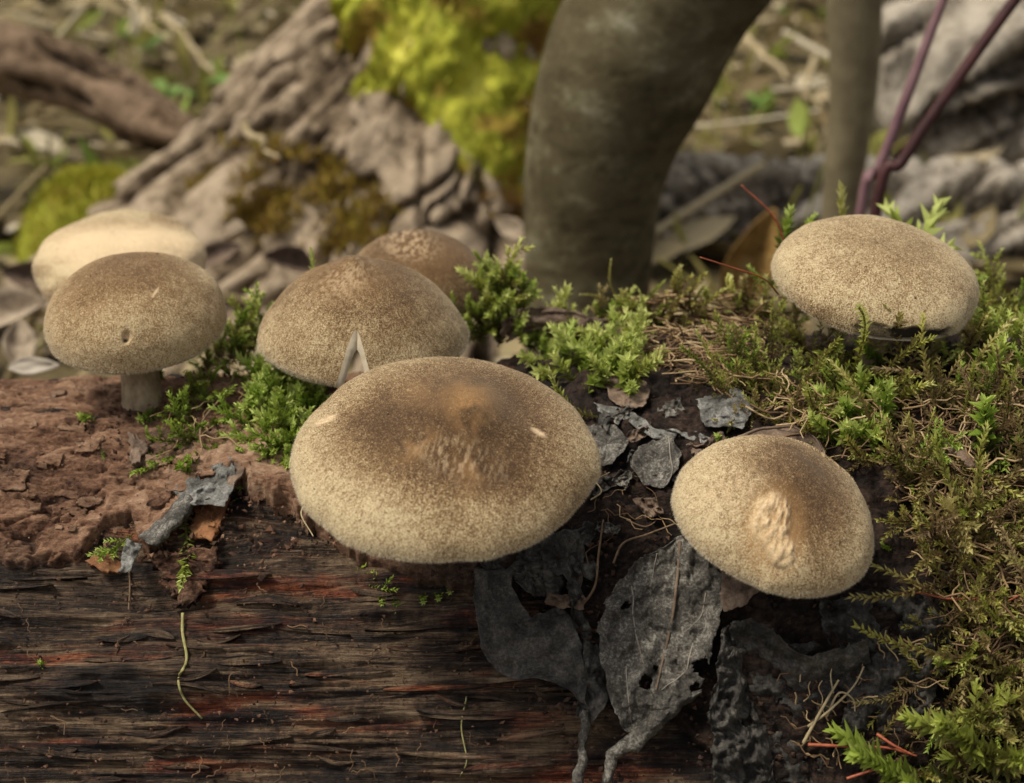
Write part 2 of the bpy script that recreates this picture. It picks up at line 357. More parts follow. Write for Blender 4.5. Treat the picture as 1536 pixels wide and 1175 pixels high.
# ------------------------------------------------------------------ the mushroom log
LY, LZ = 23.5, 7.0
def Rs(x, th):                              # smooth outer radius of the log at length x and angle th (0 = facing the camera, 90 deg = top)
    return (7.65 + .85 * ss(-2.5, 5, x) * ss(.5, 1.5, th) + .16 * (fbm(x * .28, th * 2.2, 4.0, 3) - .5) * 2
            - .10 * ss(-2, -9, x))
def Lp(x, th, off=0.0):
    r = Rs(x, th) + off
    return np.stack([np.broadcast_to(x, r.shape), LY - r * np.cos(th), LZ + r * np.sin(th)], -1)
def hit(u, v, off=0.0):                     # where that direction meets the log's smooth surface
    d = rays(u, v); t = np.linspace(14, 36, 260)
    P = CAM + d[:, None] * t[None, :, None]
    yy, zz = P[..., 1] - LY, P[..., 2] - LZ
    f = np.hypot(yy, zz) - Rs(P[..., 0], np.arctan2(zz, -yy)) - off
    inside = f < 0; k = np.where(inside.any(1), inside.argmax(1), f.argmin(1)); k = np.clip(k, 1, len(t) - 1)
    r = np.arange(len(d)); f0, f1 = f[r, k - 1], f[r, k]
    w = np.where((f0 > 0) & (f1 < 0), f0 / (f0 - f1 + 1e-12), 1.0)
    return P[r, k - 1] * (1 - w)[:, None] + P[r, k] * w[:, None]
def lnormal(P):
    n = np.stack([0 * P[..., 0], P[..., 1] - LY, P[..., 2] - LZ], -1); return nrm(n)
lx = np.r_[np.linspace(-34, -11.2, 26), np.linspace(-11, 11, 680), np.linspace(11.2, 34, 26)]
lt = np.radians(np.r_[np.linspace(-90, 12, 30), np.linspace(13, 122, 470), np.linspace(124, 268, 34)])
LX, LT = np.meshgrid(lx, lt, indexing='ij')
ARC = LT * 7.7
PU, PV = proj(Lp(LX, LT))
# lower edge of the remaining bark, measured along the log
eu = [-900, -200, 0, 60, 115, 135, 165, 195, 205, 222, 262, 290, 335, 352, 372, 430, 490, 560, 640, 720, 800, 950, 1060, 1160, 1300, 1600, 2400]
ev = [ 870,  850, 829, 832, 828, 800, 772, 762, 800, 806, 770, 735, 722, 700, 725, 742, 792, 838, 868, 872, 905, 1010, 1120, 1230, 1350, 1450, 1500]
edge = np.interp(PU, eu, ev) + 16 * (fbm(LX * 3, ARC * .4, 2.0, 3) - .5) + 14 * (fbm(LX * 11, ARC * 3, 8.0, 2) - .5)
bm = (edge - PV) / 5.0                       # > 0 on the bark, in about half millimetres
bm = np.where(LT > math.radians(100), 20, np.where(LT < math.radians(-20), -20, bm))
humus = ss(420, 760, PU + 160 * (fbm(LX * .7, ARC * .7, 6.0, 3) - .5)) * np.where(LT < 3.6, 1, .5)
humus = np.maximum(humus, ss(80, 0, np.hypot((PU - 250) / 1.4, (PV - 640) * 1.2)) * .85 * ss(.3, .5, fbm(LX * 1.2, ARC * 1.2, 3, 3)))
humus = np.maximum(humus, ss(60, 0, np.hypot(PU - 20, PV - 705)) * .6)
# wood body
wn_ = fbm(LX * .35 + .3 * fbm(LX * .5, ARC * .5, 1, 2), ARC * 5.0, 1.0, 4, .6); wn2 = fbm(LX * .9, ARC * 14, 5.0, 3)
hol = fbm(LX * .3, ARC * .9, 12.0, 3)
wd = -.36 + .50 * (wn_ - .5) + .14 * (wn2 - .5) + .7 * (hol - .5) + .10 * (fbm(LX * 3, ARC * 6, 41., 4, .6) - .5)
log = thing('mushroom_log', 'rotting fallen log with flaking red brown bark carrying the mushrooms', 'log', (0, LY, 0))
obj('wood', Lp(LX, LT, wd).reshape(-1, 3), grid_faces(len(lx), len(lt)), mat=M['wood'], parent=log, uv=np.stack([LX, ARC], -1).reshape(-1, 2))
# bark shell
wx = LX + 1.2 * (fbm(LX * .5, ARC * .5, 21., 3) - .5); wy = ARC + .8 * (fbm(LX * .6, ARC * .6, 22., 3) - .5)
q = fbm(wx * .22, wy * .55, 3.0, 5, .55) * 6 + .25 * fbm(LX * 4, ARC * 5, 2, 3)
fl = np.floor(q); fr = q - fl; terr = (fl + .25 * fr + .75 * ss(.93, 1.0, fr)) / 6
fine = fbm(LX * 4, ARC * 9, 1.0, 5, .62); crack = 1 - ss(.0, .022, np.abs(fbm(wx * .45, wy * 1.6, 9.0, 4) - .5))
pit = ss(.70, .78, fbm(LX * 2.2, ARC * 3.4, 15.0, 4))
bd = .70 * (terr - .5) + .17 * (fine - .5) - .15 * crack - .12 * pit - .10 * ss(.57, .7, fbm(LX * 1.2, ARC * 6, 51., 4, .6)) + .25 * (fbm(LX * .7, ARC * 1.0, 31., 3) - .5)
hd = .55 * (fbm(LX * 1.3, ARC * 1.3, 5., 4) - .5) + .30 * (fbm(LX * 4.5, ARC * 4.5, 7., 4, .6) - .5)
bd = bd * (1 - humus) + hd * humus
lift = .10 * ss(8, 0, bm) * (1 - humus) * (fbm(LX * .8, ARC * .3, 4., 2) - .2)       # the edge curls away
off = np.where(bm > 0, bd + lift, np.maximum(bm, -4) * .22 + bd + lift)
keep = (bm > -2.5)
fk = keep[:-1, :-1] & keep[1:, :-1] & keep[:-1, 1:] & keep[1:, 1:]
GF = grid_faces(len(lx), len(lt)).reshape(len(lx) - 1, len(lt) - 1, 4)[fk]
used = np.unique(GF); mp = np.zeros(LX.size, int); mp[used] = np.arange(len(used))
obj('bark', Lp(LX, LT, off).reshape(-1, 3)[used], mp[GF], mat=M['bark'], parent=log,
    attrs={'humus': humus.reshape(-1)[used], 'layer': np.clip(.5 + (bd - bd.mean()) * 1.6, 0, 1).reshape(-1)[used]})
for sx in (-34, 34):                         # sawn ends far outside the view
    th = lt; ring = Lp(np.full(len(th), float(sx)), th, -.3); c = np.array([[sx, LY, LZ]])
    k = np.arange(len(th) - 1); obj('log_end', np.vstack([ring, c]), None, np.stack([k, k + 1, np.full(len(k), len(th))], 1), M['wood'], log, uv=np.vstack([ring, c])[:, 1:])

REAL = np.maximum(wd, np.where(keep, off, -9.0))
def real_off(x, th):
    i = np.clip(np.searchsorted(lx, x) - 1, 0, len(lx) - 2); j = np.clip(np.searchsorted(lt, th) - 1, 0, len(lt) - 2)
    a = np.clip((x - lx[i]) / (lx[i + 1] - lx[i]), 0, 1); b = np.clip((th - lt[j]) / (lt[j + 1] - lt[j]), 0, 1)
    return REAL[i, j] * (1 - a) * (1 - b) + REAL[i + 1, j] * a * (1 - b) + REAL[i, j + 1] * (1 - a) * b + REAL[i + 1, j + 1] * a * b
def hit_real(u, v):                          # where that direction meets the rough surface (bark or bare wood)
    d = rays(u, v); t = np.linspace(14, 36, 900); P = CAM + d[:, None] * t[None, :, None]
    yy, zz = P[..., 1] - LY, P[..., 2] - LZ; th = np.arctan2(zz, -yy)
    f = np.hypot(yy, zz) - Rs(P[..., 0], th) - real_off(P[..., 0], th)
    k = np.where((f < 0).any(1), (f < 0).argmax(1), f.argmin(1)); return P[np.arange(len(d)), k]
# splinters standing proud of the bare wood
rgs = np.random.default_rng(77)
for q in range(70):
    u0, v0 = rgs.uniform(-20, 900), rgs.uniform(860, 1175)
    if v0 < np.interp(u0, eu, ev) + 15: continue
    c = hit_real([u0], [v0])[0]; th0 = math.atan2(c[2] - LZ, LY - c[1]); L = rgs.uniform(.3, 1.9); w = rgs.uniform(.02, .07); n_ = 9
    xs = c[0] + np.linspace(-L / 2, L / 2, n_); ths = th0 + np.linspace(-1, 1, n_) * rgs.normal(0, .006) + .01 * np.sin(np.linspace(0, 3, n_)) * rgs.normal(0, .5)
    env = np.sin(np.linspace(.12, math.pi - .05, n_)) ** .6; ro = real_off(xs, ths).max()
    pts_ = np.stack([Lp(xs, ths + sg * w * env / 7.5, np.full(n_, ro) + (.0 if sg else .03) + rgs.uniform(0, .05) * np.linspace(0, 1, n_)) for sg in (-1, 0, 1)], 1)
    low = pts_ - lnormal(pts_) * .10
    V_ = np.concatenate([pts_, low], 1); obj('splinter', V_.reshape(-1, 3), grid_faces(n_, 6), None, M['wood'], log, uv=np.stack([np.repeat(xs, 6), np.full(n_ * 6, th0 * 7.7 + rgs.uniform(-3, 3)) + np.tile(np.linspace(0, .2, 6), n_)], 1))
# loose scales of bark lying on the bare bark
for q in range(60):
    u0, v0 = rgs.uniform(-10, 420), rgs.uniform(585, 815)
    if v0 > np.interp(u0, eu, ev) - 14 or (150 < u0 < 400 and 570 < v0 < 680): continue
    c = hit_real([u0], [v0])[0]; th0 = math.atan2(c[2] - LZ, LY - c[1]); L = rgs.uniform(.15, .75); w = L * rgs.uniform(.3, .7)
    aa, bb = np.meshgrid(np.linspace(-1, 1, 9), np.linspace(-1, 1, 7), indexing='ij'); edge_ = 1 - .35 * np.maximum(np.abs(aa), np.abs(bb)) ** 2 + .5 * (fbm(aa * 1.5 + q, bb * 1.5, 3., 3) - .5)
    xs, ths = c[0] + aa * edge_ * L / 2, th0 + bb * edge_ * w / 2 / 7.7; ro = real_off(xs, ths)
    G_ = Lp(xs, ths, .5 * ro + .5 * ro.max() + .02 + rgs.uniform(.0, .06) * (bb * .5 + .5) + .03 * (fbm(aa * 2 + q, bb * 2, 1., 2) - .5))
    Vb, Fb, ub, _ = sheet(G_, .035); obj('bark_scale', Vb, Fb, None, M['bark'], log, attrs={'humus': np.full(len(Vb), rgs.uniform(0, .35)), 'layer': np.full(len(Vb), rgs.uniform(.3, .9))})
# ------------------------------------------------------------------ mushrooms
def rotm(T, B):
    T, B = math.radians(T), math.radians(B)
    Rx = np.array([[1, 0, 0], [0, math.cos(T), -math.sin(T)], [0, math.sin(T), math.cos(T)]])
    Ry = np.array([[math.cos(B), 0, math.sin(B)], [0, 1, 0], [-math.sin(B), 0, math.cos(B)]])
    return Ry @ Rx
def mushroom(label, u, v, y, halfw, hr, T=10, B=0, e1=1.0, e2=1.0, umbo=(.0, .3), apex=(0, 0), lobes=(), seed=0, base=None, tone0=.75, tone_r=.75,
             slit=None, feat=None, hair=9000, stem_r=.30, bump_amp=.02, stem_mid=None, wave=0.0):
    c = at(u, v, y); a = halfw * .975 * px(u, v, y); h = a * hr; Rm = rotm(T, B)
    NR, NA = 104, 250
    f = np.linspace(0, 1, NR) ** .9; phi = f * (math.pi / 2 * 1.14)
    th = np.arange(NA + (1 if slit else 0)) * 2 * math.pi / NA
    PH, TH = np.meshgrid(phi, th, indexing='ij'); FR = PH / phi[-1]
    if slit:
        w = slit[1] * np.sqrt(np.clip((FR - slit[2]) / (1 - slit[2]), 0, 1)); TH = math.radians(slit[0]) + w + (2 * math.pi - 2 * w) * TH / (2 * math.pi)
    sp, cp = np.sin(PH), np.cos(PH)
    r = a * np.where(PH <= math.pi / 2, np.abs(sp) ** e1, 1 - (1 - sp) * 1.6)
    z = h * np.sign(cp) * np.abs(cp) ** np.where(cp > 0, e2, 1.0) * np.where(cp > 0, 1, .45)
    for k, am, ph in lobes: r = r * (1 + am * np.cos(k * TH - math.radians(ph)) * np.clip(r / a, 0, 1))
    x, y_ = r * np.cos(TH), r * np.sin(TH)
    rr = np.hypot(x / a - apex[0], y_ / a - apex[1])
    z = z + umbo[0] * a * np.exp(-(rr / umbo[1]) ** 2)
    z = z + wave * a * np.sin(TH * 5 + seed) * ss(.55, 1, FR)
    x = x + apex[0] * a * .25 * np.clip(cp, 0, 1); y_ = y_ + apex[1] * a * .25 * np.clip(cp, 0, 1)
    nz = (fbm(x / a * 2.1 + seed, y_ / a * 2.1, z / a * 2.1 + 3, 3) - .5) * 2; n2 = (fbm(x / a * 7 + seed, y_ / a * 7, z / a * 7, 3) - .5) * 2
    L = np.stack([x, y_, z], -1) * (1 + (bump_amp * 1.6 * nz + bump_amp * .25 * n2) * ss(0, .15, FR))[..., None]
    W = L @ Rm.T + c
    U, Vv = proj(W); N = nrm(np.cross(np.gradient(W, axis=1), np.gradient(W, axis=0)))
    out = ((W - (c - h * .3 * Rm[:, 2])) * N).sum(-1); N = N * np.sign(np.median(out[5:]))
    tone = tone0 * (1 - ss(tone_r * .25, tone_r * 1.25, np.hypot(L[..., 0] / a - apex[0] * .6, L[..., 1] / a - apex[1] * .6) + .22 * nz)) + .10 * n2 + .19
    tone = tone * (1 - .35 * ss(.8, 1, FR)); A = {'tone': tone, 'orange': 0 * tone, 'pale': 0 * tone, 'burn': 0 * tone}
    front = ((CAM - W) * N).sum(-1) > 0
    if feat: W = feat(U, Vv, front, A, W, N, a, FR)
    base_p = np.array(base) if base is not None else None
    top = W[0].mean(0)
    t = thing('mushroom', label, 'mushroom', base_p, 'mushrooms growing on the log')
    # cap
    Vc = W.reshape(-1, 3); m_ = W.shape[1]
    Q = grid_faces(NR, m_, not slit)
    rc = np.stack([np.cos(TH), np.sin(TH), FR * 2.2], -1).reshape(-1, 3) * 1.0 + np.array([seed, 0, 0])
    at_ = {k: np.clip(q_, 0, 1).reshape(-1) for k, q_ in A.items()}; at_['rc'] = rc
    cap = obj('cap', Vc, Q[:, ::-1], None, M['cap'], t, attrs=at_)
    if slit:
        import bmesh
        b_ = bmesh.new(); b_.from_mesh(cap.data); bmesh.ops.remove_doubles(b_, verts=b_.verts, dist=1e-6); b_.to_mesh(cap.data); b_.free()
    # pore layer: from the rolled rim to the stem
    k2 = 26; g2 = np.linspace(0, 1, k2)[:, None]
    rim = L[-1][None]; cen = np.array([0, 0, z[-1].mean() + h * .30])
    inner = rim * np.array([.16, .16, 0]) + np.array([0, 0, cen[2]])
    PL = rim + (inner - rim) * g2[..., None]; PL[..., 2] = rim[..., 2] + (cen[2] - rim[..., 2]) * (1 - (1 - g2) ** 2)
    if slit:
        tb = th / (2 * math.pi); wb = (slit[1] * 1.1 * np.sqrt(np.clip(1 - g2 * 1.1, 0, 1))); aa = math.radians(slit[0]) + wb + (2 * math.pi - 2 * wb) * tb
        rad = np.hypot(PL[..., 0], PL[..., 1]); PL[..., 0] = rad * np.cos(aa); PL[..., 1] = rad * np.sin(aa)
    PW = PL @ Rm.T + c
    obj('pore_layer', PW.reshape(-1, 3), grid_faces(k2, m_, not slit), None, M['pore'], t)
    if slit:                                 # the torn flesh on both sides of the split
        j0 = int(np.argmax(FR[:, 0] > slit[2])) - 1
        for cidx in (0, -1):
            topc = W[j0:, cidx]; n_ = len(topc); s0 = math.radians(slit[0]); lin = np.linspace(0, 1, n_); rows = [topc]
            for fw_, dp in ((.90, .015), (.80, .035), (.74, .07)):
                ww = slit[1] * fw_ * np.sqrt(np.clip((lin - .14 * (1 - fw_) / .26) / (1 - .14 * (1 - fw_) / .26), 0, 1)) * (1 if cidx == 0 else -1)
                rad = np.hypot(L[j0:, cidx, 0], L[j0:, cidx, 1]) * (1 - dp * .12); rows.append(np.stack([rad * np.cos(s0 + ww), rad * np.sin(s0 + ww), L[j0:, cidx, 2] - a * dp], 1) @ Rm.T + c)
            G = np.stack(rows, 1)
            obj('torn_flesh', G.reshape(-1, 3), grid_faces(n_, 4), None, M['flesh'], t)
    # velvet fuzz
    if hair:
        rg = np.random.default_rng(100 + seed); wgt = (np.hypot(L[..., 0], L[..., 1]) + .02)[:-1, :] * np.gradient(phi)[:-1, None] * (front[:-1] * .7 + .3) * (1 + 2.2 * ss(.72, .9, FR[:-1]))
        wgt = wgt / wgt.sum(); idx = rg.choice(wgt.size, hair, p=wgt.ravel()); i, j = np.unravel_index(idx, wgt.shape)
        f1 = rg.random((hair, 1)); j2 = (j + 1) % m_ if not slit else np.minimum(j + 1, m_ - 1)
        B0 = W[i, j] * (1 - f1) + W[i, j2] * f1; B1 = W[i + 1, j] * (1 - f1) + W[i + 1, j2] * f1; g1 = rg.random((hair, 1)); Bp = B0 * (1 - g1) + B1 * g1
        down = nrm(W[i + 1, j] - W[i, j]); nn = N[i, j]; rim_ = ss(.68, .92, FR[i, j])[:, None]
        d = nrm(nn * (.45 + .6 * rim_) + down * (.85 - .3 * rim_) + rg.normal(0, .28, (hair, 3)))
        ln = (rg.uniform(.014, .030, (hair, 1)) * (1 + .55 * rim_)); side = nrm(np.cross(d, nn + rg.normal(0, .4, (hair, 3)))) * rg.uniform(.0020, .0034, (hair, 1))
        ok = A['burn'][i, j] < .4; Bp, side, nn, d, ln, i, j, rim_ = [q_[ok] for q_ in (Bp, side, nn, d, ln, i, j, rim_)]; hair = len(Bp)
        V3 = np.stack([Bp - side - nn * .003, Bp + side - nn * .003, Bp + d * ln], 1).reshape(-1, 3)
        tn = np.repeat(np.clip(A['tone'][i, j] + A['burn'][i, j] - .3 * rim_[:, 0], 0, 1), 3)
        fz = obj('fuzz', V3, None, np.arange(hair * 3).reshape(-1, 3), M['fuzz'], cap, attrs={'tone': tn, 'rnd': np.repeat(rg.random(hair), 3)}, smooth=False, kind='stuff')
    # stem
    un = c + Rm @ cen; mid = (un + base_p) / 2 + (np.array(stem_mid) if stem_mid is not None else 0)
    p = smooth_path([base_p - np.array([0, 0, .5]), base_p, mid, un + Rm[:, 2] * .15], 18); w_ = np.linspace(0, 1, 18)
    Vt, Qt, Tt = tube(p, stem_r * (1.3 - .25 * np.sin(w_ * math.pi) - .2 * ss(0, .4, w_) + .35 * ss(.8, 1, w_)), 20)
    Vt = Vt + nrm(Vt - np.repeat(np.r_[p], 20, 0).tolist()[0]) * 0 + (.05 * (fbm(Vt[:, 0] * 5, Vt[:, 1] * 5, Vt[:, 2] * 4, 3) - .5))[:, None] * np.array([1, .6, 0])
    obj('stem', Vt, Qt, Tt, M['stem'], t)
    return t, cap, W, N, front
def surf(u, v, off=0.0): return hit([u], [v], off)[0]
def onlog(x, y):                             # point of the outer surface straight below/above
    th = math.acos(max(-1, min(1, (LY - y) / 7.9)))
    for _ in range(6): th = math.acos(max(-1, min(1, (LY - y) / float(Rs(np.array(x), np.array(th))))))
    return np.array([x, y, LZ + float(Rs(np.array(x), np.array(th))) * math.sin(th)])
def ell(U, V, u, v, ru, rv, rot=0, soft=.4):
    a = math.radians(rot); du, dv = U - u, V - v
    return 1 - ss(1 - soft, 1 + soft, np.hypot((du * math.cos(a) + dv * math.sin(a)) / ru, (-du * math.sin(a) + dv * math.cos(a)) / rv))
def feat_front(U, V, fr, A, W, N, a, FR):
    f = fr * 1.0
    n = fbm(U / 26, V / 26, 2, 3)
    A['orange'] += f * (ell(U, V, 712, 612, 30, 34, 30, .8) * .8 + ell(U, V, 622, 668, 30, 20, -20, .8) * .65 + ell(U, V, 715, 690, 26, 40, 20, .8) * .6 + ell(U, V, 670, 590, 60, 25, 0, .8) * .35) * ss(.25, .6, n)
    A['tone'] += f * (ell(U, V, 690, 650, 105, 70, 0, .7) * .34 + ell(U, V, 745, 700, 42, 40, 20, .8) * .25 + ell(U, V, 560, 650, 60, 40, -20, .8) * .12)
    sc = ss(.50, .62, fbm((U + V * .25) / 3.2, V / 13, 5, 3))
    A['pale'] += f * (ell(U, V, 688, 690, 62, 28, 20, .8) * sc * .4 + ell(U, V, 808, 649, 13, 3.5, 30) + ell(U, V, 489, 630, 17, 4, -22))
    A['tone'] -= f * .2 * ell(U, V, 540, 770, 130, 70, 20, .9)
    d = (.06 * ell(U, V, 705, 622, 36, 60, 15, .9) - .05 * ell(U, V, 770, 600, 40, 26, 20, .9)) * f
    return W + N * d[..., None]
def feat_right(U, V, fr, A, W, N, a, FR):
    f = fr * 1.0; e = np.maximum(ell(U, V, 1156, 780, 29, 40, 12, .22), ell(U, V, 1172, 826, 20, 24, 0, .3))
    n = fbm(U / 4.2 + V / 22, V / 14, 3, 3)
    A['pale'] += f * e * (.12 + .7 * ss(.42, .6, n)); A['orange'] += f * ell(U, V, 1158, 795, 46, 64, 5, .5) * .7
    A['tone'] += f * (ell(U, V, 1215, 715, 62, 45, 50, .8) * .3 + ell(U, V, 1215, 790, 46, 60, 0, .8) * .16 - .2 * ell(U, V, 1080, 760, 60, 60, 0, .8) - .25 * e)
    A['pale'] += f * ell(U, V, 1095, 735, 46, 34, -20, .9) * .4 * ss(.4, .6, n)
    return W + N * ((.055 * (n - .5) * 2 * e + .015 * e - .05 * (ell(U, V, 1158, 798, 46, 66, 5, .3) - e) - .05 * ell(U, V, 1235, 690, 50, 16, 42, .9)) * f)[..., None]
def feat_back(U, V, fr, A, W, N, a, FR):     # torn, blackened margin of the mushroom in the deep moss
    f = ss(.80, .86, FR) * (V > 455)
    n = fbm(U / 9, V / 9, 1, 3); Uo = U; U = U + 26 * (fbm(U / 20, V / 7, 4., 3) - .5); win = np.maximum(ss(1318, 1340, U) * (1 - ss(1418, 1436, U)), .75 * ss(1282, 1292, U) * (1 - ss(1325, 1340, U))); e = ss(0, 6, V - (472 + 26 * fbm(U / 14, 2., 3., 3) + 6 * np.sin((U - 1320) / 36.)) * 1.0) * win
    e = np.maximum(e, win * ss(.87, .9, FR) * (V > 460)); A['burn'] += e * ss(.22, .5, n + .35 * ss(484, 500, V)); A['tone'] += ell(U, V, 1230, 475, 60, 16, 25, .8) * .35 * fr + ell(U, V, 1440, 430, 24, 20, 0, .9) * .2 * fr
    A['tone'] -= .1
    return W - N * (e * .06)[..., None]
def feat_left(U, V, fr, A, W, N, a, FR):
    p = ell(U, V, 190, 506, 5, 9, 0, .4) * fr; A['pale'] += p * .8 + fr * ell(U, V, 233, 439, 9, 2, -55); A['burn'] += ell(U, V, 187, 511, 3, 4, 0, .4) * fr
    A['orange'] += .15 * fr
    return W - N * (p * .10)[..., None]
def feat_slit(U, V, fr, A, W, N, a, FR):
    A['pale'] += fr * ell(U, V, 520, 418, 40, 22, -25, .8) * .5 * ss(.42, .6, fbm(U / 3.4, V / 3.4, 2, 3)); A['orange'] += fr * ell(U, V, 530, 415, 60, 30, 0, .9) * .3
    return W
def feat_second(U, V, fr, A, W, N, a, FR):
    A['pale'] += fr * ell(U, V, 615, 365, 38, 22, 10, .8) * .6 * ss(.45, .6, fbm(U / 3.2, V / 3.2, 2, 3)); A['orange'] += fr * ell(U, V, 650, 380, 60, 40, 0, .9) * .3; return W
def feat_pale(U, V, fr, A, W, N, a, FR):
    A['tone'] = A['tone'] * .0 - .12 + .42 * ell(U, V, 160, 338, 110, 13, -2, .8) * fr + .30 * ss(.40, .70, fbm(U / 34, V / 17, 2, 4)) + .22 * (1 - ell(U, V, 200, 380, 115, 45, 0, .6)); A['pale'] += fr * 1.6 * ell(U, V, 205, 378, 110, 34, 4, .8)
    return W + N * (.10 * ell(U, V, 200, 368, 100, 16, 3, .8) * fr)[..., None]
mush = {}
b2 = surf(214, 600); b7 = surf(1302, 556)
c1b = onlog(-8.3, 29.3)
mush['pale'] = mushroom('bleached cream mushroom with worn flat cap behind the small domed mushroom on bare bark', 180, 398, 31, 128, .44, T=13, e2=.75, seed=1, base=c1b, tone0=.1, feat=feat_pale, hair=3500, bump_amp=.035)
mush['left'] = mushroom('small evenly domed brown mushroom on bare bark with short thick stem showing', 206, 483, float(b2[1]) + .55, 137, .70, T=10, e2=.92, seed=2, base=b2, tone0=.62, tone_r=.95, feat=feat_left, hair=11000, stem_r=.42)
mush['second'] = mushroom('dark brown mushroom tucked behind the cap with the split', 629, 432, 28.5, 112, .74, T=4, B=6, e2=1.0, umbo=(.06, .25), seed=4, base=onlog(-1.7, 28.2), tone0=.95, tone_r=1.1, feat=feat_second, hair=6000)
mush['slit'] = mushroom('pointed brown mushroom with a pale split in its cap edge', 546, 500, 24.4, 160, .70, T=5, B=3, e2=1.5, umbo=(.10, .2), apex=(-.09, .0), seed=3, base=onlog(-2.2, 25.8), tone0=.66, tone_r=1.05, slit=(-89, .20, .45), feat=feat_slit, hair=13000)
mush['front'] = mushroom('largest mushroom, broad tan cap with dark rust brown raised centre', 667, 686, 19.0, 229, .40, T=13.5, B=2, e2=1.0, umbo=(.13, .30), apex=(.10, .02), lobes=((2, .015, 20), (3, .008, 10)), seed=5, base=onlog(-.8, 20.4), tone0=.60, tone_r=1.08, feat=feat_front, hair=22000, stem_r=.36)
mush['right'] = mushroom('tan mushroom with a rough pale scar on its cap above the veined grey leaf', 1160, 774, 18.5, 152, .55, T=20.5, B=9, e2=1.0, umbo=(.05, .3), apex=(.1, .1), lobes=((2, .03, -50), (3, .025, 200)), seed=6, base=onlog(3.9, 19.6), tone0=.50, tone_r=.95, feat=feat_right, hair=15000, stem_mid=(-.1, -.1, 0))
mush['back'] = mushroom('greyish tan mushroom with torn blackened edge standing in deep moss', 1311, 423, float(b7[1]) + .5, 154, .46, T=13, B=5, e2=.85, lobes=((2, .02, 0), (5, .01, 40)), seed=8, base=b7, tone0=.40, tone_r=1.0, feat=feat_back, hair=10000, wave=.012)
# specks of soil stuck on the caps
def crumb(c, r, rg, flat=1.0):
    V = np.array([[1, 0, 0], [-1, 0, 0], [0, 1, 0], [0, -1, 0], [0, 0, 1], [0, 0, -1.]]) * rg.uniform(.5, 1.2, (6, 1)) + rg.normal(0, .15, (6, 3))
    Q = rotm(rg.uniform(0, 360), rg.uniform(0, 360)); V = (V * np.array([1, rg.uniform(.5, 1), flat])) @ Q.T * r + c
    return V, np.array([[0, 2, 4], [2, 1, 4], [1, 3, 4], [3, 0, 4], [2, 0, 5], [1, 2, 5], [3, 1, 5], [0, 3, 5]])
rg = np.random.default_rng(3)
for k, n in (('left', 12), ('slit', 12), ('front', 20), ('right', 8), ('back', 6), ('second', 10), ('pale', 8)):
    t, cap, W, N, fr = mush[k]; mb = MB(); ij = np.argwhere(fr & (np.arange(W.shape[0])[:, None] > 4))
    for i, j in ij[rg.choice(len(ij), n)]:
        V, T = crumb(W[i, j], rg.uniform(.012, .032), rg, .6); mb.add(V, None, T, rnd=rg.choice([.05, .1, .2, .95]))
    mb.build('soil_specks', M['crumb'], cap, kind='stuff')

# ------------------------------------------------------------------ dead leaves and bark flakes lying on the log
def leaf(name, label, cat, left, right, m, lift=.15, crump=.12, curl=0.0, seed=0, holes=(), veins=(), thick=.012, n=46, k=30, rag=.0, off=0.0, freq=1.0, group=None, tipcurl=0.0, rib=None, tilt=0.0):
    A, B = resample(left, n), resample(right, n); s = np.linspace(0, 1, k)[None, :, None]
    uv = A[:, None] * (1 - s) + B[:, None] * s; U, V = uv[..., 0], uv[..., 1]
    uu = U + 9 * (fbm(U / 30, V / 30, seed, 4, .6) - .5) * 2; vv = V + 9 * (fbm(U / 30, V / 30, seed + 9, 4, .6) - .5) * 2
    H = hit(uu.ravel(), vv.ravel(), off).reshape(n, k, 3)
    sc = np.linspace(-1, 1, k)[None]; tt = np.linspace(0, 1, n)[:, None]
    fo = fbm(U / 45 * freq, V / 45 * freq, seed + .5, 4, .55); lf = lift + 1.2 * crump * (fo * 2 - .8) + .55 * crump * (np.abs(fbm(U / 30 * freq, V / 30 * freq, seed + 2.5, 3) - .5) * 4 - .5) + tilt * (1 - sc) / 2 + curl * np.abs(sc) ** 2.2 + tipcurl * np.clip((tt - .75) / .25, 0, 1) ** 2
    P = H - nrm(H - CAM) * lf[..., None]
    keep = np.ones((n - 1, k - 1), bool); cu, cv = U[:-1, :-1], V[:-1, :-1]
    for hu, hv, hr in holes: keep &= np.hypot(cu - hu, cv - hv) > hr * (.7 + .6 * fbm(cu / 8, cv / 8, seed, 2))
    if rag:
        ed = np.minimum(np.minimum(tt[:-1] + 0 * sc[:, :-1], 1 - tt[:-1] + 0 * sc[:, :-1]) * 1.0, 1 - np.abs(sc[:, :-1]) + 0 * tt[:-1])
        keep &= ed + (fbm(cu / 14, cv / 14, seed + 4, 3) - .5) * rag > .0
    Vs, F, used, N = sheet(P, thick, keep)
    org = P.mean((0, 1)) - nrm(P.mean((0, 1)) - CAM) * 0
    if veins or rib:
        t = thing(name, label, cat, org, group); obj('blade', Vs, F, None, m, t)
        flat = np.stack([uu.ravel(), vv.ravel()], 1); Pf = P.reshape(-1, 3); Nf = N.reshape(-1, 3)
        for path, w, vm in list(veins):
            q = resample(path, 24); I = [np.argsort(np.hypot(*(flat - p).T))[:4] for p in q]
            c = np.array([Pf[i].mean(0) + nrm(CAM - Pf[i].mean(0)) * w * .55 for i in I]); c = smooth_path(c[::3], 30)
            Vt, Qt, Tt = tube(c, np.linspace(w, w * .5, 30), 6); obj('vein', Vt, Qt, Tt, M[vm], t)
        return t
    o = obj(name, Vs, F, None, m, None, org); return tag(o, label, cat, group)
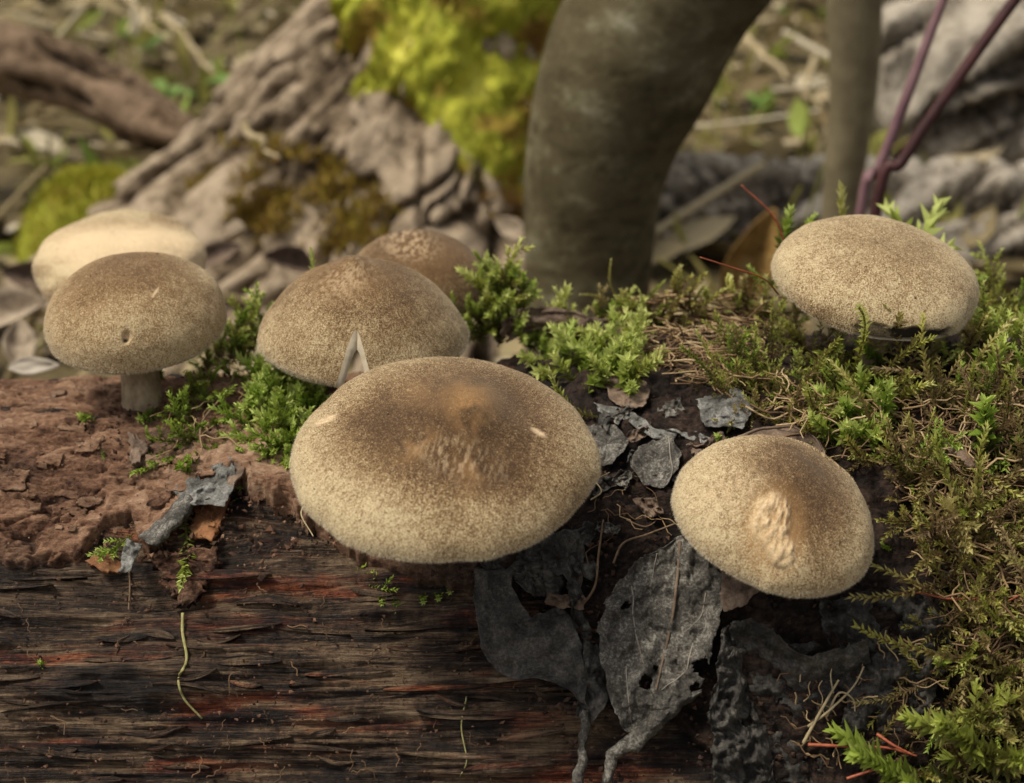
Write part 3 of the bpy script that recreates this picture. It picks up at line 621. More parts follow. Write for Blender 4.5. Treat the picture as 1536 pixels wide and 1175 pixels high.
# the big veined leaf under the scarred mushroom
leaf('dead_leaf', 'large grey speckled dead leaf with raised veins under the scarred mushroom', 'leaf',
     [(1010, 812), (960, 838), (925, 872), (908, 905), (897, 940), (899, 985), (912, 1030), (922, 1075), (930, 1092)],
     [(1025, 806), (1062, 826), (1082, 862), (1086, 905), (1078, 950), (1062, 1000), (1040, 1040), (1005, 1068), (950, 1102)],
     M['leaf_grey'], lift=.30, crump=.26, curl=.10, seed=21, n=90, k=64, holes=[(967, 1018, 11), (982, 997, 4), (1050, 1000, 13), (935, 906, 6), (1040, 1030, 8)], rag=.05, freq=.9,
     veins=[([(1020, 812), (1018, 850), (1012, 910), (1000, 970), (990, 1010), (978, 1060), (966, 1085)], .030, 'vein'),
            ([(948, 880), (950, 930), (962, 985), (976, 1020)], .013, 'vein_pale'), ([(1040, 965), (1030, 1005), (1000, 1030), (985, 1040)], .014, 'vein_pale'),
            ([(940, 1000), (942, 1040), (948, 1095)], .013, 'vein_pale'), ([(1058, 890), (1052, 925), (1020, 955)], .009, 'vein_pale'), ([(985, 830), (978, 870), (975, 900)], .010, 'vein_pale')])
leaf('leaf_edge', 'rolled dark lower edge of a dead leaf below the veined grey leaf', 'leaf',
     [(1050, 1032), (1000, 1055), (962, 1080), (930, 1110), (908, 1128), (905, 1175)], [(1056, 1040), (1012, 1078), (975, 1105), (950, 1128), (925, 1136), (918, 1175)],
     M['leaf_grey'], lift=.42, crump=.12, curl=-.12, seed=23, n=40, k=14)
leaf('dead_leaf', 'smooth charcoal leaf folded against the wood below the largest mushroom', 'leaf',
     [(712, 855), (712, 900), (718, 945), (722, 978), (745, 1005), (780, 1018), (830, 1022), (866, 1040)],
     [(775, 850), (770, 880), (782, 905), (800, 930), (838, 905), (862, 935), (876, 975), (880, 1060)],
     M['leaf_dark'], lift=.18, crump=.22, curl=.05, seed=31, n=60, k=40, freq=.75)
leaf('dead_leaf', 'crumpled charcoal leaf strip hanging between the charcoal leaf and the veined leaf', 'leaf',
     [(800, 815), (820, 850), (850, 880), (856, 920), (872, 960), (880, 1010), (862, 1040), (868, 1075)], [(870, 790), (880, 830), (872, 870), (868, 905), (890, 950), (915, 1000), (910, 1050), (890, 1080)],
     M['leaf_dark'], lift=.14, crump=.30, seed=33, n=60, k=26, freq=1.5, holes=[(838, 868, 9)])
leaf('dead_leaf', 'crumpled dark leaf in shadow right under the largest mushroom', 'leaf',
     [(706, 828), (735, 850), (770, 872), (800, 893)], [(830, 800), (850, 830), (850, 860), (838, 890)], M['leaf_dark'], lift=.10, crump=.35, seed=35, freq=1.7)
leaf('leaf_stalk', 'grey stalk of a dead leaf hanging down below the charcoal leaves', 'leaf stalk', [(870, 1068), (866, 1110), (856, 1190)], [(888, 1066), (882, 1110), (876, 1190)], M['leaf_grey'], lift=.25, crump=.05, curl=-.08, seed=37, n=24, k=8)
leaf('curled_leaf', 'dark curled leaf arching beside the veined grey leaf', 'leaf',
     [(1086, 940), (1080, 985), (1072, 1030), (1058, 1065), (1066, 1110), (1075, 1180)], [(1122, 932), (1124, 962), (1112, 1000), (1122, 1050), (1150, 1090), (1165, 1180)],
     M['leaf_dark'], lift=.16, crump=.30, curl=-.10, seed=41, freq=2.2, tilt=.35, rag=.08, n=70, k=40, holes=[(1118, 1082, 8)])
leaf('curled_leaf', 'thin wavy edged dark leaf below the scarred mushroom', 'leaf',
     [(1092, 935), (1120, 928), (1150, 938), (1180, 963), (1215, 985), (1250, 975), (1300, 958)], [(1105, 1000), (1130, 990), (1155, 1005), (1180, 1030), (1212, 1045), (1255, 1040), (1310, 1010)],
     M['leaf_dark'], lift=-.05, crump=.14, tilt=.62, seed=43, n=60, k=30, freq=1.6, rag=.05)
leaf('dead_leaf', 'brownish leaf underside hanging left below the scarred mushroom', 'leaf', [(1080, 860), (1082, 890), (1086, 918)], [(1150, 872), (1138, 888), (1105, 910)], M['leaf_brown'], lift=.45, crump=.1, seed=45, n=24, k=18)
leaf('dead_leaf', 'dark sodden leaf sheet in the hollow below the scarred mushroom', 'leaf',
     [(1100, 975), (1100, 1030), (1115, 1080), (1120, 1175)], [(1240, 960), (1250, 1010), (1250, 1070), (1230, 1175)], M['leaf_dark'], lift=.02, crump=.30, seed=47, holes=[(1165, 1075, 24), (1140, 1000, 10)], freq=1.1)
leaf('dead_leaf', 'crumbling blackish leaf spread over the slope right of the hollow', 'leaf',
     [(1225, 900), (1235, 950), (1250, 1010), (1270, 1060), (1250, 1130)], [(1360, 880), (1410, 920), (1430, 980), (1400, 1050), (1350, 1120)], M['leaf_dark'], lift=.12, crump=.42, seed=49, n=70, k=50, rag=.12, freq=1.4)
leaf('dead_leaf', 'dark grey leaf corner lying on the soil right of the scarred mushroom', 'leaf', [(1385, 818), (1395, 850), (1420, 882)], [(1440, 800), (1462, 840), (1455, 885)], M['leaf_dark'], lift=.15, crump=.15, seed=51, n=26, k=20, rag=.06)
leaf('dead_leaf', 'small round grey leaf left of the scarred mushroom', 'leaf', [(985, 655), (955, 672), (946, 700), (965, 728)], [(1005, 650), (1018, 675), (1018, 705), (995, 735)], M['leaf_grey'], lift=.22, crump=.16, curl=.05, seed=53, n=34, k=26,
     veins=[([(1003, 655), (1008, 700), (1008, 745)], .014, 'vein_pale')])
leaf('dead_leaf', 'small torn grey leaf touching the right rim of the largest mushroom', 'leaf', [(880, 636), (888, 668), (898, 700)], [(925, 634), (944, 660), (920, 698)], M['leaf_grey'], lift=.16, crump=.16, curl=.06, seed=55, n=30, k=24, rag=.08)
leaf('dead_leaf', 'pale grey torn leaf scrap with a jagged edge in front of the moss', 'leaf', [(1040, 595), (1052, 622), (1060, 640)], [(1105, 585), (1135, 612), (1112, 645)], M['leaf_pale'], lift=.30, crump=.22, seed=57, n=34, k=28, rag=.12, freq=1.6)
leaf('dead_leaf', 'narrow pale leaf scrap beside the jagged grey scrap', 'leaf', [(893, 602), (940, 612), (990, 640), (1015, 652)], [(900, 616), (935, 632), (985, 655), (1010, 660)], M['leaf_pale'], lift=.18, crump=.18, seed=59, n=34, k=14, rag=.06, freq=1.7)
leaf('dead_leaf', 'reddish leaf fragment with a white patch below the bright moss', 'leaf', [(905, 575), (915, 595), (925, 608)], [(965, 566), (975, 585), (968, 608)], M['leaf_brown'], lift=.24, crump=.22, seed=61, n=24, k=22, freq=1.6)
leaf('dead_leaf', 'brown papery leaf rising behind the scarred mushroom', 'leaf', [(1092, 668), (1108, 650), (1140, 640), (1185, 638), (1225, 655), (1245, 700)], [(1085, 690), (1115, 690), (1150, 690), (1190, 690), (1215, 700), (1235, 720)],
     M['leaf_brown'], lift=.30, crump=.05, curl=.04, seed=63, n=40, k=20, veins=[([(1100, 656), (1140, 643), (1185, 640), (1222, 656), (1240, 690)], .028, 'vein')])
leaf('dead_leaf', 'grey leaf scrap next to the brown papery leaf', 'leaf', [(1000, 640), (1030, 655), (1070, 670)], [(1055, 650), (1075, 655), (1095, 662)], M['leaf_pale'], lift=.12, crump=.12, seed=65, n=20, k=14, rag=.06)
leaf('bark_sheet', 'weathered grey brown bark sheet on the crest in front of the grey trunk', 'bark', [(745, 486), (790, 462), (830, 458), (880, 470), (930, 492), (975, 520)], [(760, 512), (800, 500), (840, 505), (880, 515), (915, 530), (955, 545)], M['leaf_brown'], lift=.38, crump=.20, seed=67, n=40, k=24, rag=.05, thick=.05)
rgf = np.random.default_rng(91)
for q in range(14):                          # torn bits of leaf in the dark litter
    u0, v0 = [(905, 640), (935, 620), (960, 650), (905, 730), (935, 715), (975, 760), (880, 800), (915, 790), (850, 900), (875, 850), (1010, 610), (1060, 670), (1030, 720), (955, 690)][q]
    ang = rgf.uniform(0, 6.28); l_ = rgf.uniform(14, 30); w_ = rgf.uniform(7, 16); dx, dy = math.cos(ang), math.sin(ang) * .7
    leaf('leaf_fragment', 'small torn ' + ['blackish', 'grey', 'brown'][q % 3] + ' leaf fragment in the dark litter between the largest and the scarred mushroom', 'leaf', [(u0 - dx * l_ - dy * w_, v0 - dy * l_ + dx * w_), (u0 + dx * l_ - dy * w_, v0 + dy * l_ + dx * w_)], [(u0 - dx * l_ + dy * w_, v0 - dy * l_ - dx * w_), (u0 + dx * l_ + dy * w_, v0 + dy * l_ - dx * w_)],
         M[['leaf_dark', 'leaf_grey', 'leaf_brown'][q % 3]], lift=rgf.uniform(.05, .25), crump=.25, seed=200 + q, n=22, k=16, rag=.22, freq=2.4, group='leaf bits in the dark litter')
# grey flaky scrap and bark flakes on the left
leaf('leaf_scrap', 'ash grey crumpled leaf scrap lying on the bark edge', 'leaf', [(345, 682), (312, 700), (275, 722), (262, 738)], [(352, 700), (345, 735), (335, 760), (292, 758)], M['leaf_pale'], lift=.26, crump=.16, seed=71, n=40, k=30, rag=.12, freq=2.0, holes=[(302, 712, 6)])
leaf('leaf_scrap', 'rolled grey leaf tube pointing down from the ash grey scrap', 'leaf', [(278, 742), (240, 778), (208, 806)], [(300, 758), (262, 795), (235, 825)], M['leaf_grey'], lift=.34, crump=.04, curl=-.16, seed=73, n=30, k=14)
leaf('leaf_scrap', 'tiny pale grey curled scrap at the end of the rolled leaf', 'leaf', [(190, 808), (182, 826), (176, 862)], [(212, 816), (204, 836), (196, 858)], M['leaf_pale'], lift=.3, crump=.14, seed=75, n=22, k=14, rag=.1, freq=2)
leaf('bark_flake', 'rough brown bark flake with a green shoot hanging over it', 'bark flake', [(212, 828), (240, 858), (262, 888), (268, 908)], [(325, 822), (318, 850), (300, 886), (280, 912)], M['bark'], lift=.10, crump=.16, seed=77, off=-.20, thick=.16, n=40, k=34, rag=.05, freq=1.6)
leaf('bark_flake', 'rust brown bark flake just below the ash grey scrap', 'bark flake', [(290, 752), (285, 790), (296, 812)], [(345, 745), (338, 775), (318, 808)], M['leaf_rust'], lift=.12, crump=.12, seed=79, off=-.25, thick=.10, n=28, k=22, rag=.1)
leaf('bark_flake', 'upright brown bark flake beside the ash grey scrap', 'bark flake', [(345, 690), (340, 715), (335, 728)], [(370, 690), (362, 712), (345, 732)], M['leaf_brown'], lift=.25, crump=.1, seed=81, thick=.08, n=22, k=14)
leaf('bark_flake', 'dark bark chip on soil below the small domed mushroom', 'bark flake', [(190, 648), (193, 668), (202, 692)], [(205, 646), (222, 668), (212, 690)], M['leaf_brown'], lift=.24, crump=.15, seed=83, thick=.07, n=24, k=16, rag=.1, freq=2)
leaf('bark_flake', 'orange brown bark flake under the moss at the broken bark edge', 'bark flake', [(122, 838), (150, 852), (180, 858)], [(150, 826), (180, 836), (200, 848)], M['leaf_rust'], lift=.1, crump=.1, seed=85, off=-.3, thick=.08, n=24, k=14, rag=.08)
leaf('bark_flake', 'dark curled bark strip in the gap behind the ash grey scrap', 'bark flake', [(205, 775), (225, 742), (250, 735)], [(225, 805), (250, 780), (290, 760)], M['leaf_brown'], lift=-.12, crump=.1, seed=87, thick=.06, n=24, k=16)
leaf('wood_chip', 'grey splinter of wood lying in the brown moss tangle', 'wood chip', [(1420, 648), (1440, 662), (1470, 688)], [(1412, 662), (1432, 680), (1458, 700)], M['leaf_brown'], lift=.35, crump=.03, seed=89, thick=.08, n=20, k=8)

# ------------------------------------------------------------------ moss
def basis(z, roll):
    z = z / (np.linalg.norm(z) + 1e-9); r = np.array([0, 0, 1.]) if abs(z[2]) < .9 else np.array([1., 0, 0])
    x = nrm(np.cross(r, z)); y = np.cross(z, x); c, s = math.cos(roll), math.sin(roll)
    return np.stack([x * c + y * s, -x * s + y * c, z], 1)
def leaves_on(path, n, ll, lw, rg, spread=(75, 30), dist=None, age0=0.0, age1=1.0):
    """moss leaves set spirally on a stem path"""
    path = np.asarray(path); tn = nrm(np.gradient(path, axis=0)); d = np.r_[0, np.cumsum(np.linalg.norm(np.diff(path, axis=0), axis=1))]; d /= d[-1]
    t = np.linspace(.03, 1, n) ** .9; V = []; T = []; G = []
    p = np.stack([np.interp(t, d, path[:, k]) for k in range(3)], 1); tt = nrm(np.stack([np.interp(t, d, tn[:, k]) for k in range(3)], 1))
    for i in range(n):
        ang = i * 2.39996 + rg.normal(0, .25); bs = basis(tt[i], ang); rad, tg = bs[:, 0], bs[:, 1]
        sp = math.radians(spread[0] + (spread[1] - spread[0]) * t[i] ** 1.3 + rg.normal(0, 7)); L = ll * (.55 + .75 * math.sin(math.pi * min(1, .18 + .62 * t[i]))) * rg.uniform(.8, 1.15)
        dr = tt[i] * math.cos(sp) + rad * math.sin(sp); up = tt[i] * math.sin(sp) * -1 + rad * math.cos(sp)
        b = p[i]; mid = b + dr * L * .45; tip = b + dr * L + up * L * rg.uniform(-.35, .05) * -.6
        w = lw * L / ll * rg.uniform(.85, 1.15)
        V += [b, mid + tg * w + up * -.12 * L, mid + up * .10 * L, mid - tg * w + up * -.12 * L, tip]; k = i * 5
        T += [[k, k + 1, k + 2], [k, k + 2, k + 3], [k + 1, k + 4, k + 2], [k + 2, k + 4, k + 3]]
        g = age1 + (age0 - age1) * t[i] + rg.normal(0, .05); G += [g + .1, g, g + .04, g, g - .06]
    return np.array(V), np.array(T), np.clip(G, 0, 1)
def shoot(seed, L=1.0, n=44, ll=.17, lw=.045, bend=.25, side=0, wig=.05, spread=(70, 26)):
    rg = np.random.default_rng(seed); t = np.linspace(0, 1, 10)
    path = np.stack([bend * L * t ** 2 + wig * np.sin(t * 5 + seed), wig * np.cos(t * 4 + seed) * t, L * t], 1)
    V, T, G = leaves_on(path, n, ll, lw, rg, spread); Vs, Ts, Gs = [V], [T], [G]; o = len(V)
    def add(V, T, G):
        nonlocal o
        Vs.append(V); Ts.append(T + o); Gs.append(G); o += len(V)
    for k in range(side):
        f = .12 + .70 * k / max(1, side - 1); i = int(f * 9); b = path[i]; sg = 1 if k % 2 else -1
        l2 = L * (.42 - .22 * f) * rg.uniform(.8, 1.2); dirv = nrm(np.array([.35 * bend + .1, sg * .85, .62]) + rg.normal(0, .12, 3)); tt = np.linspace(0, 1, 6)[:, None]
        p2 = b + dirv * l2 * tt + np.array([0, 0, .15 * l2]) * tt ** 2
        add(*leaves_on(p2, max(10, int(n * .36)), ll * .8, lw * .8, rg, spread, age0=.06, age1=.7))
    tv, tq, tt3 = tube(path, np.linspace(.022, .012, 10), 3, False); tr = np.vstack([tq[:, [0, 1, 2]], tq[:, [0, 2, 3]]])
    add(tv, tr, np.full(len(tv), .85))
    return np.vstack(Vs), np.vstack(Ts), np.concatenate(Gs)
TPL = [shoot(1, 1.0, 60, .15, .030, .25, spread=(48, 20)), shoot(2, 1.2, 60, .13, .026, .45, spread=(50, 22)), shoot(3, 1.1, 60, .20, .042, .25, spread=(62, 26)), shoot(4, 1.4, 46, .12, .024, .3, 7, spread=(55, 24)), shoot(5, 1.5, 46, .13, .026, .5, 9, spread=(52, 22)),
       shoot(6, .8, 34, .22, .046, .1, spread=(62, 32)), shoot(7, 1.3, 64, .10, .022, .8, 0, .12, spread=(45, 25)), shoot(8, 1.2, 40, .15, .034, .2, 5, spread=(55, 24)),
       shoot(9, 1.6, 130, .15, .026, .3, 4, .03, spread=(50, 20)), shoot(10, 1.3, 90, .12, .018, 1.1, 0, .2, spread=(38, 30))]
JUL, WIG, FAT, PIN, PIN2, STAR, CURL, PIN3, FEA, YARN = range(10)
def put(mb, tpl, root, direc, size, roll, hue, dage=0.0):
    V, T, G = TPL[tpl]; Rb = basis(np.asarray(direc, float), roll)
    mb.add(V @ Rb.T * size + root, None, T, age=np.clip(G + dage, 0, 1), hue=hue)
def region(poly, n, rg):
    poly = np.asarray(poly, float); lo, hi = poly.min(0), poly.max(0); out = []
    while len(out) < n:
        p = lo + rg.random((n * 2, 2)) * (hi - lo); c = np.zeros(len(p), bool); j = len(poly) - 1
        for i in range(len(poly)):
            a, b = poly[i], poly[j]; w = ((a[1] > p[:, 1]) != (b[1] > p[:, 1])) & (p[:, 0] < (b[0] - a[0]) * (p[:, 1] - a[1]) / (b[1] - a[1] + 1e-9) + a[0]); c ^= w; j = i
        out += list(p[c])
    return np.array(out[:n])
def mossmat(label, poly, n, size, hue, tpls, seed, rise=.5, dage=0.0, off=0.0, slope=.6):
    rg = np.random.default_rng(seed); pts = region(poly, n, rg); H = hit(pts[:, 0], pts[:, 1], off); N = lnormal(H); mb = MB()
    for h, nn, p in zip(H, N, pts):
        side = nrm(rg.normal(0, 1, 3) + np.array([0, -slope, 0])); d = nn * rise * rg.uniform(.4, 1.6) + side * rg.uniform(.4, 1.1)
        put(mb, rg.choice(tpls), h - nn * .12, d, rg.uniform(*size), rg.uniform(0, 6.28), float(np.clip(rg.normal(*hue), 0, 1)), dage + rg.normal(0, .1))
    o = mb.build('moss', M['moss'], None, H.mean(0), smooth=False); return tag(o, label, 'moss', None, 'stuff')
mossmat('bright green moss mat left of the largest mushroom', [(372, 600), (400, 575), (470, 570), (500, 580), (470, 640), (440, 690), (420, 700), (395, 660), (375, 640)], 110, (0.51, 0.87), (.05, .06), [STAR, FAT, PIN3, JUL], 1, .7, -.12)
mossmat('dark green moss in the shade between the two domed mushrooms', [(240, 570), (350, 530), (372, 560), (340, 640), (300, 715), (240, 700), (225, 640)], 61, (0.41, 0.84), (.08, .12), [PIN, STAR, JUL, PIN3], 2, .5, .12)
mossmat('yellow green moss beside the dark brown mushroom', [(700, 500), (735, 420), (765, 412), (795, 450), (790, 475), (755, 500), (740, 530), (705, 525)], 50, (0.54, 0.98), (.2, .1), [FAT, JUL, STAR, PIN3], 3, .9, -.10)
mossmat('pale lime moss patch on the crest below the weathered bark sheet', [(785, 490), (850, 480), (930, 505), (960, 560), (940, 590), (880, 590), (830, 555), (795, 520)], 58, (.62, 1.15), (.22, .1), [FAT, STAR, FAT, PIN3], 4, .8, -.26)
mossmat('moss fringe along the crest of the log', [(860, 468), (960, 448), (1060, 448), (1165, 440), (1165, 480), (1060, 490), (940, 490)], 57, (0.41, 0.87), (.42, .25), [JUL, WIG, STAR, PIN3, CURL], 5, .9, .0)
mossmat('olive moss left below the torn edged mushroom', [(1095, 540), (1150, 480), (1200, 480), (1260, 560), (1300, 600), (1220, 640), (1130, 600)], 100, (.5, 1.1), (.34, .22), [PIN, PIN2, JUL, WIG, YARN], 6, .25, .16)
mossmat('moss around the stem and behind the torn edged mushroom', [(1290, 560), (1340, 500), (1536, 440), (1620, 480), (1620, 600), (1460, 640), (1320, 620)], 140, (.55, 1.30), (.36, .22), [PIN, PIN2, JUL, FAT, WIG, YARN], 7, .35, .08)
mossmat('bright green moss clump behind the scarred mushroom', [(1235, 650), (1260, 610), (1330, 615), (1345, 650), (1310, 690), (1260, 690)], 31, (0.57, 0.98), (.06, .06), [STAR, FAT, STAR], 8, .9, -.12)
mossmat('brown and olive moss tangle on the right slope of the log', [(1320, 660), (1440, 620), (1620, 590), (1640, 1010), (1480, 960), (1400, 830), (1330, 760)], 240, (.55, 1.30), (.60, .26), [WIG, CURL, YARN, PIN2, YARN, CURL], 9, .4, .15)
mossmat('dull brown moss over the soil between the two right mushrooms', [(1060, 520), (1200, 600), (1330, 640), (1330, 700), (1260, 700), (1120, 640), (1040, 570)], 64, (0.34, 0.70), (.7, .2), [WIG, CURL, PIN], 10, .4, .2)
mossmat('rust tinted moss on the lower right slope', [(1400, 900), (1640, 900), (1640, 1200), (1330, 1250), (1300, 1175), (1400, 1060)], 136, (0.47, 0.98), (.6, .28), [WIG, CURL, YARN, PIN2], 11, .4, .12)
mossmat('sparse moss shoots on the crest between the domed and the split mushrooms', [(320, 500), (400, 480), (400, 520), (370, 545), (330, 540)], 24, (0.47, 0.84), (.3, .2), [JUL, PIN3, STAR], 12, .9, .0)

def sprig(label, root, tip, tpl, hue, dage=0.0, fwd=.0, seed=0, roll=None, widen=1.0, name='moss_sprig', off=0.0, group=None, dy=None):
    """one moss shoot standing on the log: root on the surface, tip in that direction"""
    rg = np.random.default_rng(500 + seed); h = surf(*root, off)
    y = h[1] + (fwd if dy is None else dy); tp = at(*tip, y); d = tp - h; V, T, G = TPL[tpl]; ax = V[np.argmin(G)] if tpl not in (CURL, WIG) else V[-1 * 3]
    V = V * np.array([widen, widen, 1]); top = V[np.argmax(V[:, 2])]; L = np.linalg.norm(top); s = np.linalg.norm(d) / L
    loc = basis(top, 0); tgt = basis(d, 0); Rb = tgt @ loc.T
    if roll is not None:
        k = d / np.linalg.norm(d); c, s_ = math.cos(roll), math.sin(roll); K = np.array([[0, -k[2], k[1]], [k[2], 0, -k[0]], [-k[1], k[0], 0]]); Rb = (np.eye(3) * c + s_ * K + (1 - c) * np.outer(k, k)) @ Rb
    W = V @ Rb.T * s * 1.0 + h - lnormal(h[None])[0] * .05
    o = obj(name, W, None, T, M['moss'], None, h, {'age': np.clip(G + dage, 0, 1), 'hue': np.full(len(V), hue)}, smooth=False)
    return tag(o, label, 'moss sprig', group)
sp = [
 ('upright moss shoot with lime tip in front of the torn edged mushroom', (1300, 590), (1283, 452), YARN, .40, -.28, -1.5, 1.),
 ('green twisted moss shoot with thin tip on the brown tangle', (1345, 720), (1418, 676), YARN, .12, -.1, -.4, 2.),
 ('long creeping olive moss shoot right of the scarred mushroom', (1362, 730), (1480, 800), PIN, .32, -.05, -.5, .5),
 ('tall feathery green moss shoot next to the dark capsule stalk', (1505, 690), (1468, 590), FAT, .0, .0, -.3, 0),
 ('arching lime moss shoot drooping right of the pale lime moss', (935, 545), (1000, 575), FAT, .14, -.15, -.9, 0),
 ('small drooping lime moss shoot above the jagged grey leaf scrap', (1015, 560), (1036, 600), JUL, .15, -.1, -.6, 0),
 ('lime moss tip pointing left on the crest of the pale lime patch', (830, 520), (795, 478), FAT, .2, -.15, -.3, 0),
 ('lime moss tip with curled end in the middle of the pale lime patch', (860, 530), (838, 480), JUL, .25, -.1, -.2, 0),
 ('fan shaped lime moss shoot rising from the pale lime patch', (900, 560), (935, 498), PIN3, .18, -.2, -.4, 0),
 ('creeping pale moss stem between the largest mushroom and the crest', (895, 625), (815, 548), WIG, .35, -.15, -.2, 0),
 ('star shaped pale moss tip left of the olive moss', (1135, 560), (1098, 543), STAR, .12, -.2, -.5, 0),
 ('large blurred green moss shoot sweeping left near the bottom of the slope', (1530, 1165), (1266, 1142), FEA, .12, .10, -1.0, 0),
 ('yellow green moss shoot spreading above the large blurred shoot', (1580, 1130), (1400, 1090), FEA, .25, .12, -1.2, .3),
 ('green moss shoot curving down at the lowest edge of the slope', (1520, 1200), (1350, 1185), FEA, .15, .15, -1.2, 0),
 ('long olive moss shoot over the rust tinted moss', (1560, 1090), (1395, 1075), PIN2, .3, -.05, -1.0, 1.2),
 ('small moss shoot with pale tip on the blackish leaf', (1425, 1000), (1398, 988), STAR, .15, -.15, -.3, 0),
 ('green feathery moss shoot behind the left rim of the torn edged mushroom', (1182, 400), (1182, 300), FAT, .08, -.05, .3, 0),
 ('second green moss shoot behind the left rim of the torn edged mushroom', (1195, 395), (1222, 312), JUL, .08, -.05, .3, 0),
 ('pale green leafy moss shoot left of the torn edged mushroom', (1175, 430), (1118, 395), JUL, .08, -.15, -.2, 0),
 ('lime moss shoot just under the left rim of the torn edged mushroom', (1185, 470), (1122, 450), JUL, .12, -.15, -.4, 0),
 ('pale green moss shoot arching over the top of the torn edged mushroom', (1290, 470), (1400, 286), PIN3, .18, -.2, 2.0, 0),
 ('dry olive moss shoot rising behind the top of the torn edged mushroom', (1310, 470), (1258, 270), WIG, .55, .0, 1.6, 0),
 ('yellow green feathery moss shoot right of the torn edged mushroom', (1500, 540), (1470, 418), PIN, .26, -.05, .0, 0),
 ('long green moss shoot against the right rim of the torn edged mushroom', (1520, 520), (1458, 458), FAT, .10, -.1, -.2, 0),
 ('tall yellow moss shoot beyond the right rim of the torn edged mushroom', (1540, 560), (1500, 440), PIN2, .28, -.1, .3, 0),
 ('pale moss sprig standing behind the split mushroom', (500, 480), (464, 366), WIG, .25, -.2, .6, 0),
 ('leafy green moss rosette on bark below the small domed mushroom', (262, 645), (285, 695), PIN3, .05, -.1, -.9, 0),
 ('single green moss shoot on bark left of the leafy rosette', (152, 668), (154, 698), JUL, .03, -.05, -.3, 0),
 ('bright moss shoot at the broken bark edge', (200, 800), (130, 832), PIN3, .06, -.15, -.6, 0),
 ('small green moss tip on a dark knob of the bare bark', (140, 630), (112, 620), STAR, .06, -.15, -.3, 0),
 ('creeping moss shoot with green tips along the wood below the largest mushroom', (500, 872), (600, 880), PIN, .1, .1, -.3, 1.2),
 ('small green moss shoot right beside the scarred mushroom', (1345, 822), (1320, 812), JUL, .02, .0, -.2, 0),
 ('light green moss shoot on the grey leaf scraps', (1088, 668), (1070, 650), STAR, .04, -.1, -.2, 0),
 ('tiny pair of moss shoots on the bare wood', (65, 1005), (54, 988), STAR, .03, -.1, -.1, 0),
 ('brown matted moss sprig above the rust tinted moss', (1480, 970), (1462, 905), CURL, .85, -.1, -.4, 0),
 ('pale brown moss sprig beside the brown matted sprig', (1500, 985), (1505, 910), CURL, .9, -.15, -.4, 1),
]
for i, (lab, r0, t0, tp, hu, da, fw, ro) in enumerate(sp):
    sprig(lab, r0, t0, tp, hu, da, fw, i, ro, widen=1.8 if 'upright moss shoot' in lab else 1.4 if any(w in lab for w in ('blurred', 'lowest edge')) else 1.35 if any(w in lab for w in ('arching', 'fan shaped', 'tall feathery', 'lime moss tip', 'long olive')) else 1.0, off=-.3 if 'wood' in lab else 0.0)
for i, (u, v) in enumerate([(570, 885), (592, 895), (632, 883), (655, 878), (672, 868)]):
    sprig(['fifth', 'fourth', 'third', 'second', 'first'][i] + ' small bright moss tip on the wood counted from the folded charcoal leaf', (u + 2, v + 2), (u, v + 24), STAR, .04, -.12, -.35, 60 + i, off=-.25, group='moss tips below the largest mushroom')

# ------------------------------------------------------------------ fibres, twigs, rootlets
def thread_mat(name, label, poly, n, length, rad, seed, rise=.2, off=0.0, rr=(.2, 1.0)):
    rg = np.random.default_rng(seed); pts = region(poly, n, rg); H = hit(pts[:, 0], pts[:, 1], off); N = lnormal(H); mb = MB(); t = np.linspace(-.5, .5, 9)[:, None]
    for h, nn in zip(H, N):
        d = rg.normal(0, 1, 3); d -= nn * (d @ nn) * rg.uniform(.6, 1); d = nrm(d); s = np.cross(nn, d); L = rg.uniform(*length)
        p = h + nn * (.04 + rg.uniform(0, rise)) + d * L * t + s * L * rg.normal(0, .28) * (t ** 2 * 2) + s * L * .07 * np.sin(t * rg.uniform(6, 14)) + nn * rg.uniform(-.2, .5) * L * (.25 - t ** 2)
        V, Q, T = tube(p, rg.uniform(*rad), 4, False); mb.add(V, Q, None, rnd=rg.uniform(*rr))
    o = mb.build(name, M['thread'], None, H.mean(0), kind='stuff'); return tag(o, label, 'fibres', None, 'stuff')
thread_mat('dry_fibres', 'tangle of dry brown moss stems on the crest of the log', [(930, 480), (1000, 450), (1150, 470), (1130, 560), (1060, 590), (960, 540)], 300, (.5, 1.5), (.010, .022), 1, .25)
thread_mat('dry_fibres', 'dry brown fibres scattered through the right slope moss', [(1060, 560), (1300, 620), (1600, 560), (1640, 1100), (1440, 980), (1340, 720), (1150, 640)], 760, (.3, 1.2), (.009, .022), 2, .45)
thread_mat('dry_fibres', 'few thin rootlets in the dark litter between the largest and the scarred mushroom', [(880, 700), (1000, 720), (1010, 830), (880, 850)], 12, (.3, .9), (.005, .010), 3, .15)
thread_mat('dry_fibres', 'thin fibres in the shade under the small domed mushroom', [(230, 580), (380, 560), (370, 680), (250, 690)], 26, (.4, 1.1), (.008, .014), 4, .3)
thread_mat('dry_fibres', 'short fibres and splinters stuck on the bare wood', [(0, 870), (700, 900), (880, 1080), (880, 1175), (0, 1175)], 60, (.12, .45), (.006, .013), 5, .03, -.3, (.0, .5))
thread_mat('dry_fibres', 'loose dry fibres on the dark slope below the scarred mushroom', [(1180, 1000), (1400, 960), (1400, 1120), (1200, 1140)], 55, (.25, .8), (.008, .016), 6, .3)
